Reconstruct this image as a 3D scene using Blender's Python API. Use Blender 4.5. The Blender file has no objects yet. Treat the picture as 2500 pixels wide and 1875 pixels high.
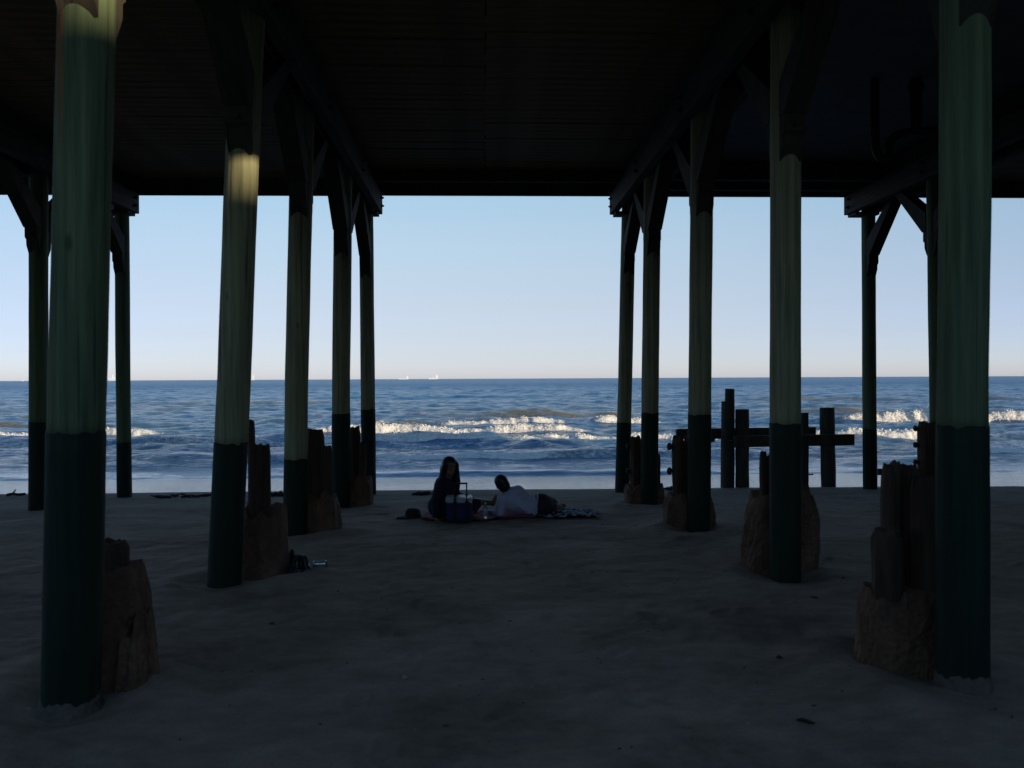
import bpy, bmesh, math, random
import numpy as np
from mathutils import Vector, Matrix

SC = bpy.context.scene
COL = SC.collection
R = math.radians
random.seed(7)

# ------------------------------------------------------------------ camera
CAM_Z = 1.80
FPX = 2000.0                      # focal length in pixels of a 2500-pixel-wide picture
YAW, PITCH, ROLL = R(2.0), R(-0.387), R(0.275)
fwd = Vector((math.sin(YAW) * math.cos(PITCH), math.cos(YAW) * math.cos(PITCH), math.sin(PITCH)))
r0 = Vector((math.cos(YAW), -math.sin(YAW), 0.0))
u0 = r0.cross(fwd)
rgt = r0 * math.cos(ROLL) - u0 * math.sin(ROLL)
upv = u0 * math.cos(ROLL) + r0 * math.sin(ROLL)
cam = bpy.data.cameras.new('camera')
cam.sensor_width = 36.0
cam.lens = 36.0 * FPX / 2500.0
cam.clip_start = 0.05
cam.clip_end = 60000.0
cam.dof.use_dof = True
cam.dof.focus_distance = 26.0
cam.dof.aperture_fstop = 3.2
camo = bpy.data.objects.new('camera', cam)
COL.objects.link(camo)
m3 = Matrix((rgt, upv, -fwd)).transposed()
camo.matrix_world = Matrix.Translation((0, 0, CAM_Z)) @ m3.to_4x4()
SC.camera = camo

# ------------------------------------------------------------------ sky and sun
SUN_EL, SUN_AZ = R(6.0), R(55.0)    # azimuth measured from straight behind the camera towards the right
sun_dir = Vector((math.sin(SUN_AZ) * math.cos(SUN_EL), -math.cos(SUN_AZ) * math.cos(SUN_EL), math.sin(SUN_EL)))
world = bpy.data.worlds.new('World')
SC.world = world
world.use_nodes = True
wn = world.node_tree
sky = wn.nodes.new('ShaderNodeTexSky')
sky.sky_type = 'NISHITA'
sky.sun_disc = False
sky.sun_elevation = SUN_EL
sky.sun_rotation = math.atan2(sun_dir.x, sun_dir.y)
sky.altitude = 0.0
sky.air_density = 1.0
sky.dust_density = 0.3
sky.ozone_density = 2.0
bg = wn.nodes['Background']
bg.inputs['Strength'].default_value = 0.15
# sea air whitens the low sky: a tint that depends on the elevation alone, the same all round the horizon
wtc = wn.nodes.new('ShaderNodeTexCoord')
wev = wn.nodes.new('ShaderNodeVectorMath'); wev.operation = 'MULTIPLY'; wev.inputs[1].default_value = (0.30, 1.0, 1.0)
wnn = wn.nodes.new('ShaderNodeVectorMath'); wnn.operation = 'NORMALIZE'
wn.links.new(wtc.outputs['Generated'], wev.inputs[0]); wn.links.new(wev.outputs[0], wnn.inputs[0]); wn.links.new(wnn.outputs[0], sky.inputs['Vector'])
wsep = wn.nodes.new('ShaderNodeSeparateXYZ')
wn.links.new(wtc.outputs['Generated'], wsep.inputs[0])
wr = wn.nodes.new('ShaderNodeValToRGB')
TINT = [(0.0017, (0.694, 0.955, 2.669)), (0.0122, (0.675, 0.884, 2.311)), (0.0297, (0.651, 0.769, 1.744)), (0.0523, (0.691, 0.708, 1.312)),
        (0.0872, (0.804, 0.718, 1.042)), (0.1219, (0.919, 0.78, 0.96)), (0.165, (1.042, 0.878, 0.961)), (0.2164, (1.117, 0.982, 1.003)),
        (0.2756, (1.12, 1.04, 1.056)), (0.40, (1.0, 1.06, 1.15)), (0.60, (0.85, 1.0, 1.15))]
while len(wr.color_ramp.elements) < len(TINT): wr.color_ramp.elements.new(0.5)
for el_, (p_, c_) in zip(wr.color_ramp.elements, TINT):
    el_.position = p_; el_.color = (c_[0] / 4.0, c_[1] / 4.0, c_[2] / 4.0, 1)
wn.links.new(wsep.outputs['Z'], wr.inputs['Fac'])
wm = wn.nodes.new('ShaderNodeVectorMath'); wm.operation = 'MULTIPLY'
wn.links.new(sky.outputs['Color'], wm.inputs[0]); wn.links.new(wr.outputs['Color'], wm.inputs[1])
ws = wn.nodes.new('ShaderNodeVectorMath'); ws.operation = 'SCALE'; ws.inputs['Scale'].default_value = 4.0
wn.links.new(wm.outputs[0], ws.inputs[0])
wn.links.new(ws.outputs[0], bg.inputs['Color'])
sl = bpy.data.lights.new('sun', 'SUN')
sl.energy = 3.2
sl.angle = R(0.5)
sl.color = (1.0, 0.82, 0.57)
so = bpy.data.objects.new('sun', sl)
COL.objects.link(so)
so.rotation_euler = (-sun_dir).to_track_quat('-Z', 'Y').to_euler()
SC.view_settings.view_transform = 'Standard'
SC.view_settings.look = 'None'
SC.view_settings.exposure = 0.95
SC.view_settings.gamma = 1.0
SC.view_settings.use_curve_mapping = False
SC.render.engine = 'CYCLES'
SC.cycles.max_bounces = 8
SC.cycles.diffuse_bounces = 5
SC.cycles.use_denoising = True

# ------------------------------------------------------------------ helpers
def at(px, py, Y):
    """point at distance Y down the beach that a 2500x1875 picture shows at px, py"""
    d = fwd * FPX + rgt * (px - 1250.0) - upv * (py - 937.5)
    return Vector((0, 0, CAM_Z)) + d * (Y / d.y)

def tag(o, label=None, cat=None, group=None, kind=None):
    if label: o['label'] = label
    if cat: o['category'] = cat
    if group: o['group'] = group
    if kind: o['kind'] = kind
    return o

def empty(name, loc):
    o = bpy.data.objects.new(name, None)
    o.empty_display_size = 0.1
    COL.objects.link(o)
    o.location = loc
    return o

def link(name, me, mat, parent=None, loc=None, smooth=False):
    o = bpy.data.objects.new(name, me)
    COL.objects.link(o)
    if mat is not None and not me.materials:
        me.materials.append(mat)
    if parent is not None:
        o.parent = parent
    if loc is not None:
        o.location = loc
    if smooth:
        me.polygons.foreach_set('use_smooth', [True] * len(me.polygons))
    return o

def bm_obj(name, bm, mat, parent=None, loc=None, smooth=False):
    bmesh.ops.recalc_face_normals(bm, faces=bm.faces)
    me = bpy.data.meshes.new(name)
    bm.to_mesh(me)
    bm.free()
    return link(name, me, mat, parent, loc, smooth)

def add_box(bm, c, s, rot=None):
    """box centred at c with full sizes s"""
    vs = []
    for dx in (-.5, .5):
        for dy in (-.5, .5):
            for dz in (-.5, .5):
                v = Vector((dx * s[0], dy * s[1], dz * s[2]))
                if rot is not None: v = rot @ v
                vs.append(bm.verts.new(Vector(c) + v))
    for f in ((0, 1, 3, 2), (4, 6, 7, 5), (0, 4, 5, 1), (2, 3, 7, 6), (0, 2, 6, 4), (1, 5, 7, 3)):
        bm.faces.new([vs[i] for i in f])
    return vs

def box_obj(name, c, s, mat, parent=None, rot=None, bevel=0.0, jitter=0.0):
    bm = bmesh.new()
    add_box(bm, c, s, rot)
    if bevel > 0:
        bmesh.ops.bevel(bm, geom=list(bm.edges), offset=bevel, segments=2, affect='EDGES')
    if jitter:
        for v in bm.verts:
            v.co += Vector((random.uniform(-1, 1), random.uniform(-1, 1), random.uniform(-1, 1))) * jitter
    return bm_obj(name, bm, mat, parent)

def frame_to(d):
    d = Vector(d).normalized()
    a = Vector((0, 0, 1)) if abs(d.z) < 0.9 else Vector((1, 0, 0))
    x = a.cross(d).normalized()
    y = d.cross(x)
    return x, y, d

def add_tube(bm, pts, rads, seg=12, cap=True):
    rings = []
    n = len(pts)
    for i in range(n):
        p = Vector(pts[i])
        d = Vector(pts[min(i + 1, n - 1)]) - Vector(pts[max(i - 1, 0)])
        x, y, _ = frame_to(d)
        if i and (x.dot(px_) < 0): x, y = -x, -y
        px_ = x
        rings.append([bm.verts.new(p + (x * math.cos(2 * math.pi * k / seg) + y * math.sin(2 * math.pi * k / seg)) * rads[i]) for k in range(seg)])
    for a, b in zip(rings, rings[1:]):
        for k in range(seg):
            bm.faces.new((a[k], a[(k + 1) % seg], b[(k + 1) % seg], b[k]))
    if cap:
        bm.faces.new(list(reversed(rings[0])))
        bm.faces.new(rings[-1])

def add_ball(bm, c, r, rot=None, u=12, v=8):
    m = Matrix.Translation(c) @ ((rot.to_4x4()) if rot is not None else Matrix.Identity(4)) @ Matrix.Diagonal((r[0], r[1], r[2], 1))
    bmesh.ops.create_uvsphere(bm, u_segments=u, v_segments=v, radius=1.0, matrix=m)

def add_capsule(bm, p0, ra, p1, rb, seg=12):
    p0, p1 = Vector(p0), Vector(p1)
    x, y, d = frame_to(p1 - p0)
    pts, rr = [], []
    for t in (-0.985, -0.8, -0.5, 0.0):
        pts.append(p0 + d * (t * ra)); rr.append(ra * math.sqrt(max(0, 1 - t * t)))
    for t in (0.0, 0.5, 0.8, 0.985):
        pts.append(p1 + d * (t * rb)); rr.append(rb * math.sqrt(max(0, 1 - t * t)))
    add_tube(bm, pts, rr, seg)

# value noise -------------------------------------------------------
class Noise:
    def __init__(self, seed):
        rs = np.random.RandomState(seed)
        self.t = rs.rand(256, 256).astype(np.float32) * 2 - 1
    def __call__(self, x, y):
        xi = np.floor(x).astype(np.int64); yi = np.floor(y).astype(np.int64)
        fx = (x - xi); fy = (y - yi)
        fx = fx * fx * fx * (fx * (fx * 6 - 15) + 10); fy = fy * fy * fy * (fy * (fy * 6 - 15) + 10)
        t = self.t
        a = t[xi & 255, yi & 255]; b = t[(xi + 1) & 255, yi & 255]
        c = t[xi & 255, (yi + 1) & 255]; d = t[(xi + 1) & 255, (yi + 1) & 255]
        return (a * (1 - fx) + b * fx) * (1 - fy) + (c * (1 - fx) + d * fx) * fy
    def fbm(self, x, y, o=4, g=0.5):
        s = 0; a = 1.0; k = 1.0
        for i in range(o):
            s = s + a * self(x * k + 17.3 * i, y * k + 5.7 * i)
            a *= g; k *= 2.03
        return s
NZ = Noise(3)
def nz1(a, b, o=3):
    return float(NZ.fbm(np.array([a], dtype=np.float64), np.array([b], dtype=np.float64), o)[0])
def sstep(a, b, x):
    t = np.clip((x - a) / (b - a), 0, 1)
    return t * t * (3 - 2 * t)

def grid_mesh(name, X, Y, Z):
    nr, nc = X.shape
    me = bpy.data.meshes.new(name)
    co = np.stack([X, Y, Z], -1).reshape(-1, 3).astype(np.float32)
    idx = np.arange(nr * nc).reshape(nr, nc)
    q = np.stack([idx[:-1, :-1], idx[:-1, 1:], idx[1:, 1:], idx[1:, :-1]], -1).reshape(-1)
    nf = q.size // 4
    me.vertices.add(nr * nc); me.vertices.foreach_set('co', co.ravel())
    me.loops.add(q.size); me.loops.foreach_set('vertex_index', q.astype(np.int32))
    me.polygons.add(nf)
    me.polygons.foreach_set('loop_start', np.arange(0, q.size, 4, dtype=np.int32))
    me.polygons.foreach_set('loop_total', np.full(nf, 4, dtype=np.int32))
    me.polygons.foreach_set('use_smooth', np.ones(nf, dtype=bool))
    me.update(calc_edges=True)
    return me

# ------------------------------------------------------------------ materials
class NT:
    def __init__(self, name):
        self.m = bpy.data.materials.new(name)
        self.m.use_nodes = True
        self.t = self.m.node_tree
        self.b = self.t.nodes['Principled BSDF']
        self.out = self.t.nodes['Material Output']
    def n(self, ty, **kw):
        nd = self.t.nodes.new(ty)
        for k, v in kw.items():
            if k.startswith('i_'):
                nd.inputs[k[2:].replace('_', ' ')].default_value = v
            else:
                setattr(nd, k, v)
        return nd
    def l(self, a, b):
        self.t.links.new(a, b)
    def coord(self, scale=(1, 1, 1), kind='Object', loc=(0, 0, 0)):
        c = self.n('ShaderNodeTexCoord'); mp = self.n('ShaderNodeMapping')
        self.l(c.outputs[kind], mp.inputs['Vector'])
        mp.inputs['Scale'].default_value = scale
        mp.inputs['Location'].default_value = loc
        return mp.outputs['Vector']
    def noise(self, vec, scale=1, detail=4, rough=0.55, dist=0.0):
        nd = self.n('ShaderNodeTexNoise')
        nd.inputs['Scale'].default_value = scale; nd.inputs['Detail'].default_value = detail
        nd.inputs['Roughness'].default_value = rough; nd.inputs['Distortion'].default_value = dist
        self.l(vec, nd.inputs['Vector'])
        return nd.outputs['Fac']
    def ramp(self, fac, stops):
        nd = self.n('ShaderNodeValToRGB')
        e = nd.color_ramp.elements
        while len(e) < len(stops): e.new(0.5)
        for el, (p, c) in zip(e, stops):
            el.position = p; el.color = (*c, 1) if len(c) == 3 else c
        self.l(fac, nd.inputs['Fac'])
        return nd.outputs['Color']
    def math(self, op, a, b=None, clamp=False):
        nd = self.n('ShaderNodeMath', operation=op, use_clamp=clamp)
        for i, v in enumerate((a, b)):
            if v is None: continue
            if isinstance(v, (int, float)): nd.inputs[i].default_value = v
            else: self.l(v, nd.inputs[i])
        return nd.outputs[0]
    def mapr(self, v, a, b, c=0.0, d=1.0, smooth=True):
        nd = self.n('ShaderNodeMapRange', interpolation_type='SMOOTHSTEP' if smooth else 'LINEAR')
        self.l(v, nd.inputs['Value'])
        for k, val in zip(('From Min', 'From Max', 'To Min', 'To Max'), (a, b, c, d)): nd.inputs[k].default_value = val
        return nd.outputs['Result']
    def mix(self, fac, a, b):
        nd = self.n('ShaderNodeMix', data_type='RGBA')
        for sock, v in ((nd.inputs[0], fac), (nd.inputs[6], a), (nd.inputs[7], b)):
            if isinstance(v, (int, float)): sock.default_value = v
            elif isinstance(v, tuple): sock.default_value = (*v, 1)
            else: self.l(v, sock)
        return nd.outputs[2]
    def bump(self, h, strength=0.3, dist=0.02, normal=None):
        nd = self.n('ShaderNodeBump')
        nd.inputs['Strength'].default_value = strength; nd.inputs['Distance'].default_value = dist
        self.l(h, nd.inputs['Height'])
        if normal is not None: self.l(normal, nd.inputs['Normal'])
        self.l(nd.outputs['Normal'], self.b.inputs['Normal'])
        return nd.outputs['Normal']
    def set(self, **kw):
        for k, v in kw.items():
            s = self.b.inputs[k.replace('_', ' ')]
            if isinstance(v, (int, float)): s.default_value = v
            elif isinstance(v, tuple): s.default_value = (*v, 1) if len(v) == 3 and s.type == 'RGBA' else v
            else: self.l(v, s)
        return self

def wood_mat(name, c_dark, c_mid, c_light, streak=None, grain=(22, 22, 0.9), rough=0.85):
    t = NT(name)
    v = t.coord(grain)
    g = t.noise(v, 1.0, 6, 0.65, 0.3)
    big = t.noise(t.coord((2.2, 2.2, 0.55)), 1.0, 3, 0.5)
    col = t.ramp(g, [(0.28, c_dark), (0.52, c_mid), (0.76, c_light)])
    col = t.mix(t.mapr(big, 0.4, 0.7, 0.0, 0.55), col, c_dark)
    vk = t.n('ShaderNodeTexVoronoi'); vk.inputs['Scale'].default_value = 1.0; t.l(t.coord((3.0, 3.0, 1.3), loc=(0.3, 0.1, 0.7)), vk.inputs['Vector'])
    col = t.mix(t.mapr(vk.outputs['Distance'], 0.03, 0.09, 0.6, 0.0), col, tuple(c_ * 0.35 for c_ in c_dark))
    ck = t.noise(t.coord(tuple(q_ * 1.6 if q_ > 5 else q_ * 0.35 for q_ in grain), loc=(3, 1, 2)), 1.0, 3, 0.5)
    col = t.mix(t.mapr(ck, 0.60, 0.68, 0.0, 0.7), col, tuple(c_ * 0.45 for c_ in c_dark))
    if streak is not None:                          # rust run down the pile from a fastening
        x0, z0, z1 = streak
        sep = t.n('ShaderNodeSeparateXYZ'); t.l(t.coord((1, 1, 1)), sep.inputs[0])
        wob = t.math('MULTIPLY', t.math('SUBTRACT', t.noise(t.coord((1, 1, 1.2)), 2.0, 4, 0.6), 0.5), 0.05)
        dx = t.math('ABSOLUTE', t.math('SUBTRACT', t.math('ADD', sep.outputs['X'], wob), x0))
        wid = t.mapr(sep.outputs['Z'], z0, z1, 0.006, 0.034, smooth=False)
        mk = t.math('SUBTRACT', 1.0, t.math('DIVIDE', dx, wid), True)
        mk = t.math('MULTIPLY', mk, t.mapr(sep.outputs['Z'], z0, z0 + 0.35))
        mk = t.math('MULTIPLY', mk, t.mapr(sep.outputs['Y'], -0.02, -0.05))
        col = t.mix(t.math('MULTIPLY', mk, 1.0, True), col, (0.30, 0.075, 0.025))
    t.set(Base_Color=col, Roughness=rough)
    t.b.inputs['Specular IOR Level'].default_value = 0.25
    t.bump(g, 0.55, 0.012)
    return t.m

M = {}
M['pile'] = wood_mat('weathered_green_wood', (0.13, 0.13, 0.070), (0.27, 0.265, 0.148), (0.40, 0.385, 0.225))
M['pile_edge_green'] = wood_mat('edge_darkened_green_wood', (0.055, 0.080, 0.040), (0.115, 0.150, 0.075), (0.19, 0.215, 0.105))  # green wood with edge darkening put into its colour, near and outer piles
M['pile_rust'] = wood_mat('edge_darkened_green_wood_rust', (0.055, 0.080, 0.040), (0.115, 0.150, 0.075), (0.21, 0.23, 0.115), streak=(0.035, 2.9, 3.9))  # same edge-darkened wood colour, plus a rust run
M['pile_base'] = wood_mat('tarred_dark_green_wood', (0.007, 0.016, 0.009), (0.013, 0.026, 0.015), (0.021, 0.036, 0.022), rough=0.8)
M['timber'] = wood_mat('dark_brown_timber', (0.035, 0.030, 0.022), (0.07, 0.058, 0.042), (0.11, 0.09, 0.065), grain=(18, 1.2, 18))
M['brace'] = wood_mat('brace_timber', (0.026, 0.022, 0.015), (0.045, 0.038, 0.026), (0.07, 0.058, 0.040), grain=(16, 4, 4))
M['board'] = wood_mat('deck_boards_underside', (0.13, 0.08, 0.040), (0.24, 0.148, 0.075), (0.34, 0.21, 0.11), grain=(0.9, 16, 16))
M['stump'] = wood_mat('old_brown_stump_wood', (0.03, 0.017, 0.011), (0.075, 0.043, 0.028), (0.13, 0.082, 0.055), grain=(20, 20, 1.3))
M['frame_wood'] = wood_mat('groyne_timber', (0.04, 0.04, 0.03), (0.075, 0.07, 0.055), (0.12, 0.11, 0.085), grain=(14, 14, 2.0))
t = NT('painted_ceiling_panel'); g = t.noise(t.coord((3, 3, 3)), 1, 5)
t.set(Base_Color=t.ramp(g, [(0.3, (0.065, 0.068, 0.070)), (0.7, (0.10, 0.104, 0.106))]), Roughness=0.8); M['panel'] = t.m
t = NT('rusted_iron'); g = t.noise(t.coord((14, 14, 14)), 1, 5)
t.set(Base_Color=t.ramp(g, [(0.3, (0.02, 0.012, 0.009)), (0.7, (0.09, 0.04, 0.02))]), Roughness=0.8, Metallic=0.3); M['iron'] = t.m

def concrete_mat(name, c0, c1, c2):
    t = NT(name)
    a = t.noise(t.coord((3.5, 3.5, 2.2)), 1, 6, 0.6, 0.4)
    b = t.noise(t.coord((28, 28, 28)), 1, 4, 0.7)
    vo = t.n('ShaderNodeTexVoronoi'); vo.inputs['Scale'].default_value = 26; t.l(t.coord((1, 1, 1)), vo.inputs['Vector'])
    col = t.ramp(a, [(0.28, c0), (0.5, c1), (0.72, c2)])
    col = t.mix(t.mapr(b, 0.5, 0.75, 0, 0.5), col, c0)
    t.set(Base_Color=col, Roughness=0.92)
    h = t.math('ADD', b, t.math('MULTIPLY', vo.outputs['Distance'], 0.8))
    t.bump(h, 0.8, 0.02)
    return t.m
M['footing'] = concrete_mat('rust_stained_concrete', (0.055, 0.026, 0.014), (0.13, 0.066, 0.035), (0.21, 0.115, 0.065))
M['crust'] = concrete_mat('crumbling_pale_concrete', (0.045, 0.028, 0.018), (0.09, 0.062, 0.044), (0.14, 0.105, 0.080))
M['sand_crust'] = concrete_mat('caked_sand', (0.06, 0.047, 0.036), (0.11, 0.088, 0.067), (0.16, 0.128, 0.10))
M['seawall'] = concrete_mat('seawall_concrete', (0.14, 0.13, 0.12), (0.2, 0.19, 0.17), (0.26, 0.25, 0.23))

def plain(name, col, rough=0.6, metal=0.0, var=0.25, scale=20, spec=0.4):
    t = NT(name); g = t.noise(t.coord((scale,) * 3), 1, 4)
    c0 = tuple(c * (1 - var) for c in col); c1 = tuple(min(1, c * (1 + var)) for c in col)
    t.set(Base_Color=t.ramp(g, [(0.3, c0), (0.7, c1)]), Roughness=rough, Metallic=metal)
    t.b.inputs['Specular IOR Level'].default_value = spec
    t.bump(g, 0.15, 0.004)
    return t.m
M['skin'] = plain('skin', (0.20, 0.105, 0.065), 0.5, var=0.08)
M['hair'] = plain('black_hair', (0.008, 0.007, 0.007), 0.45, scale=60)
M['navy'] = plain('navy_knit', (0.012, 0.013, 0.026), 0.95, scale=60)
M['legging'] = plain('dark_leggings', (0.02, 0.02, 0.026), 0.9)
t = NT('lavender_grey_shirt')
g = t.noise(t.coord((4, 9, 14)), 1, 3, 0.5, 1.2)
t.set(Base_Color=(0.46, 0.44, 0.56), Roughness=0.9); t.bump(g, 0.9, 0.03); M['shirt'] = t.m
M['shorts'] = plain('dark_board_shorts', (0.02, 0.02, 0.026), 0.85)
M['band'] = plain('pale_waistband', (0.42, 0.44, 0.5), 0.85, var=0.1)
M['cooler_blue'] = plain('blue_cooler_plastic', (0.010, 0.016, 0.065), 0.4, var=0.1)
M['white_plastic'] = plain('white_cooler_plastic', (0.40, 0.40, 0.40), 0.45, var=0.06)
M['black_plastic'] = plain('black_plastic', (0.010, 0.010, 0.011), 0.4, var=0.1)
M['pink'] = plain('pink_red_towel', (0.22, 0.055, 0.08), 0.95, scale=30)
M['dark_cloth'] = plain('dark_cloth', (0.018, 0.015, 0.014), 0.9)
M['weed'] = plain('dark_seaweed', (0.020, 0.014, 0.009), 0.8, scale=30)
M['ship_white'] = plain('white_ship_paint', (0.75, 0.75, 0.74), 0.6, scale=0.2, var=0.08)
M['ship_hull'] = plain('grey_ship_hull', (0.6, 0.63, 0.66), 0.6, scale=0.2, var=0.1)
M['trash_dark'] = plain('black_refuse_plastic', (0.012, 0.012, 0.013), 0.35, scale=30)
M['silver'] = plain('crushed_silver_can', (0.6, 0.62, 0.66), 0.25, 0.9, var=0.1)
M['pipe'] = plain('grey_drain_pipe', (0.012, 0.011, 0.010), 0.7)
t = NT('patterned_towel')
vv = t.coord((1, 1, 1)); w1 = t.n('ShaderNodeTexVoronoi'); w1.inputs['Scale'].default_value = 9.0; t.l(vv, w1.inputs['Vector'])
t.set(Base_Color=t.ramp(w1.outputs['Distance'], [(0.30, (0.42, 0.44, 0.52)), (0.36, (0.02, 0.02, 0.03)), (0.62, (0.02, 0.02, 0.03)), (0.70, (0.35, 0.37, 0.45))]), Roughness=0.95)
M['pattern'] = t.m
t = NT('clear_bottle'); t.set(Base_Color=(0.85, 0.92, 0.95), Roughness=0.05)
t.b.inputs['Transmission Weight'].default_value = 0.85; t.b.inputs['IOR'].default_value = 1.35; M['bottle'] = t.m

# ------------------------------------------------------------------ beach
WATER = -0.95
_py = [-60, -14, -5, 0, 6, 9, 11, 13.1, 15.8, 17, 19, 22.5, 26, 40, 60]
_pz = [0.9, 0.4, 0.1, 0.02, 0.0, -0.03, -0.10, -0.22, -0.40, -0.50, -0.64, -0.91, -1.17, -2.0, -3.0]
from_x = None
def smooth_profile(y):
    return (np.interp(y - 0.8, _py, _pz) + np.interp(y, _py, _pz) * 2 + np.interp(y + 0.8, _py, _pz)) / 4
SCOUR = [(at(px_, 1300, Y_).x, Y_) for px_, Y_ in ((175, 4.6), (553, 7.38), (721, 10.1), (833, 13.1), (2350, 4.6), (1917, 7.38), (1706, 10.1), (1584, 13.1), (212, 5.08), (648, 7.85), (783, 10.35), (1684, 9.85), (2190, 5.02))]
_r = random.Random(4)
FOOTPRINTS = []
for tx, ty, ta, tn in ((-1.6, 2.6, 0.9, 12), (1.9, 3.0, 2.1, 14), (0.2, 5.5, 0.35, 12), (-0.6, 3.4, 1.45, 14), (3.2, 8.2, 2.7, 12), (-1.9, 8.0, 0.5, 9), (0.9, 6.8, 1.9, 10), (-4.6, 9.0, 0.2, 12), (4.4, 6.0, 1.2, 10)):
    for k_ in range(tn):
        ta += _r.uniform(-.14, .14)
        tx += 0.62 * math.cos(ta); ty += 0.62 * math.sin(ta)
        o_ = 0.10 * (1 if k_ % 2 else -1)
        if 1.8 < ty < 15.5: FOOTPRINTS.append((tx - o_ * math.sin(ta), ty + o_ * math.cos(ta), math.cos(ta), math.sin(ta), _r.uniform(.5, 1.0)))
for k_ in range(90):
    FOOTPRINTS.append((_r.uniform(-5, 5), _r.uniform(2.5, 13), *(lambda a: (math.cos(a), math.sin(a)))(_r.uniform(0, 6.28)), _r.uniform(.25, .8)))
def ground(x, y, fine=True):
    x = np.asarray(x, dtype=np.float64); y = np.asarray(y, dtype=np.float64)
    z = smooth_profile(y)
    dry = 1 - sstep(15.5, 17.2, y)
    for sx, sy in SCOUR:
        d = np.hypot(x - sx, y - sy)
        z = z - 0.035 * np.exp(-((d - 0.10) / 0.22) ** 2) + 0.028 * np.exp(-((d - 0.48) / 0.17) ** 2)
    z = z + dry * 0.022 * NZ.fbm(x * 0.35 + 3, y * 0.45, 3) + 0.010 * NZ(x * 0.2, y * 0.2)
    if fine:
        f = NZ.fbm(x * 2.1 + 40, y * 2.1, 3)
        z = z + dry * (0.009 * f + 0.006 * NZ.fbm(x * 7.5, y * 7.5 + 9, 2))
        for fx, fy, ca, sa, dp in FOOTPRINTS:
            sel = (np.abs(x - fx) < 0.35) & (np.abs(y - fy) < 0.35)
            if sel.any():
                dx_, dy_ = x[sel] - fx, y[sel] - fy
                q_ = np.sqrt(((dx_ * ca + dy_ * sa) / 0.135) ** 2 + ((-dx_ * sa + dy_ * ca) / 0.055) ** 2)
                z[sel] += dp * (-0.014 * (1 - sstep(0.55, 1.15, q_)) + 0.006 * np.exp(-((q_ - 1.35) / 0.25) ** 2))
    return z
def gz(x, y):
    return float(ground(np.array([x]), np.array([y]), False)[0])

ys = np.concatenate([np.linspace(-60, 1.6, 40)[:-1], np.arange(1.6, 8, 0.035), np.arange(8, 14, 0.06), np.arange(14, 28, 0.09), np.linspace(28, 60, 30)])
us = np.concatenate([-np.geomspace(0.9, 20, 40)[::-1], np.linspace(-0.9, 0.9, 560)[1:-1], np.geomspace(0.9, 20, 40)])
Yg, Ug = np.meshgrid(ys, us, indexing='ij')
Xg = Ug * np.maximum(np.abs(Yg), 3.2) + 0.035 * Yg
Zg = ground(Xg, Yg)
t = NT('beach_sand')
v = t.coord((1, 1, 1), 'Object')
sep = t.n('ShaderNodeSeparateXYZ'); t.l(v, sep.inputs[0])
n1 = t.noise(t.coord((0.8, 1.3, 1)), 1.0, 7, 0.68, 0.5); n2 = t.noise(v, 60, 3, 0.7); n3 = t.noise(t.coord((5, 9, 5)), 1, 5, 0.65)
nw = t.noise(t.coord((0.22, 1.4, 1)), 1, 5, 0.6)
wy = t.math('ADD', sep.outputs['Y'], t.math('MULTIPLY', t.math('SUBTRACT', nw, 0.5), 1.1))
wy = t.math('ADD', wy, t.math('MULTIPLY', sep.outputs['X'], 0.035))
wet = t.mapr(wy, 16.35, 17.05)
damp = t.mapr(wy, 10.5, 16.2)
dry = t.ramp(t.math('ADD', t.math('MULTIPLY', n1, 0.7), t.math('MULTIPLY', n3, 0.3)), [(0.30, (0.12, 0.085, 0.062)), (0.47, (0.235, 0.172, 0.128)), (0.66, (0.36, 0.27, 0.205))])
dry = t.mix(t.mapr(n2, 0.45, 0.8, 0, 0.35), dry, (0.08, 0.064, 0.052))
dampc = t.mix(0.5, dry, (0.050, 0.042, 0.035))
c = t.mix(damp, dry, dampc)
c = t.mix(wet, c, (0.04, 0.038, 0.036))
rr = t.mix(wet, (0.9, 0.9, 0.9), (0.07, 0.07, 0.07))
t.set(Base_Color=c)
sepc = t.n('ShaderNodeSeparateColor'); t.l(rr, sepc.inputs[0]); t.l(sepc.outputs[0], t.b.inputs['Roughness'])
t.b.inputs['IOR'].default_value = 1.4
t.l(t.mapr(wet, 0, 1, 0.15, 0.6), t.b.inputs['Specular IOR Level'])
nfilm = t.noise(t.coord((0.9, 7.0, 1)), 1, 4, 0.6, 0.4)
h = t.math('ADD', t.math('MULTIPLY', n3, 0.7), t.math('MULTIPLY', n2, 0.25))
h = t.math('ADD', h, t.math('MULTIPLY', t.math('MULTIPLY', nfilm, wet), 3.0))
nd = t.n('ShaderNodeBump'); nd.inputs['Distance'].default_value = 0.02
t.l(t.mapr(wet, 0, 1, 0.75, 0.20), nd.inputs['Strength']); t.l(h, nd.inputs['Height']); t.l(nd.outputs['Normal'], t.b.inputs['Normal'])
M['sand'] = t.m
sand = link('beach_sand', grid_mesh('beach_sand', Xg, Yg, Zg), M['sand'])
tag(sand, kind='structure')

# ------------------------------------------------------------------ sea
def wx(px, y):                       # picture column to metres at distance y
    return (np.asarray(px, dtype=np.float64) - 1250) / FPX * y + 0.035 * y
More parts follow.
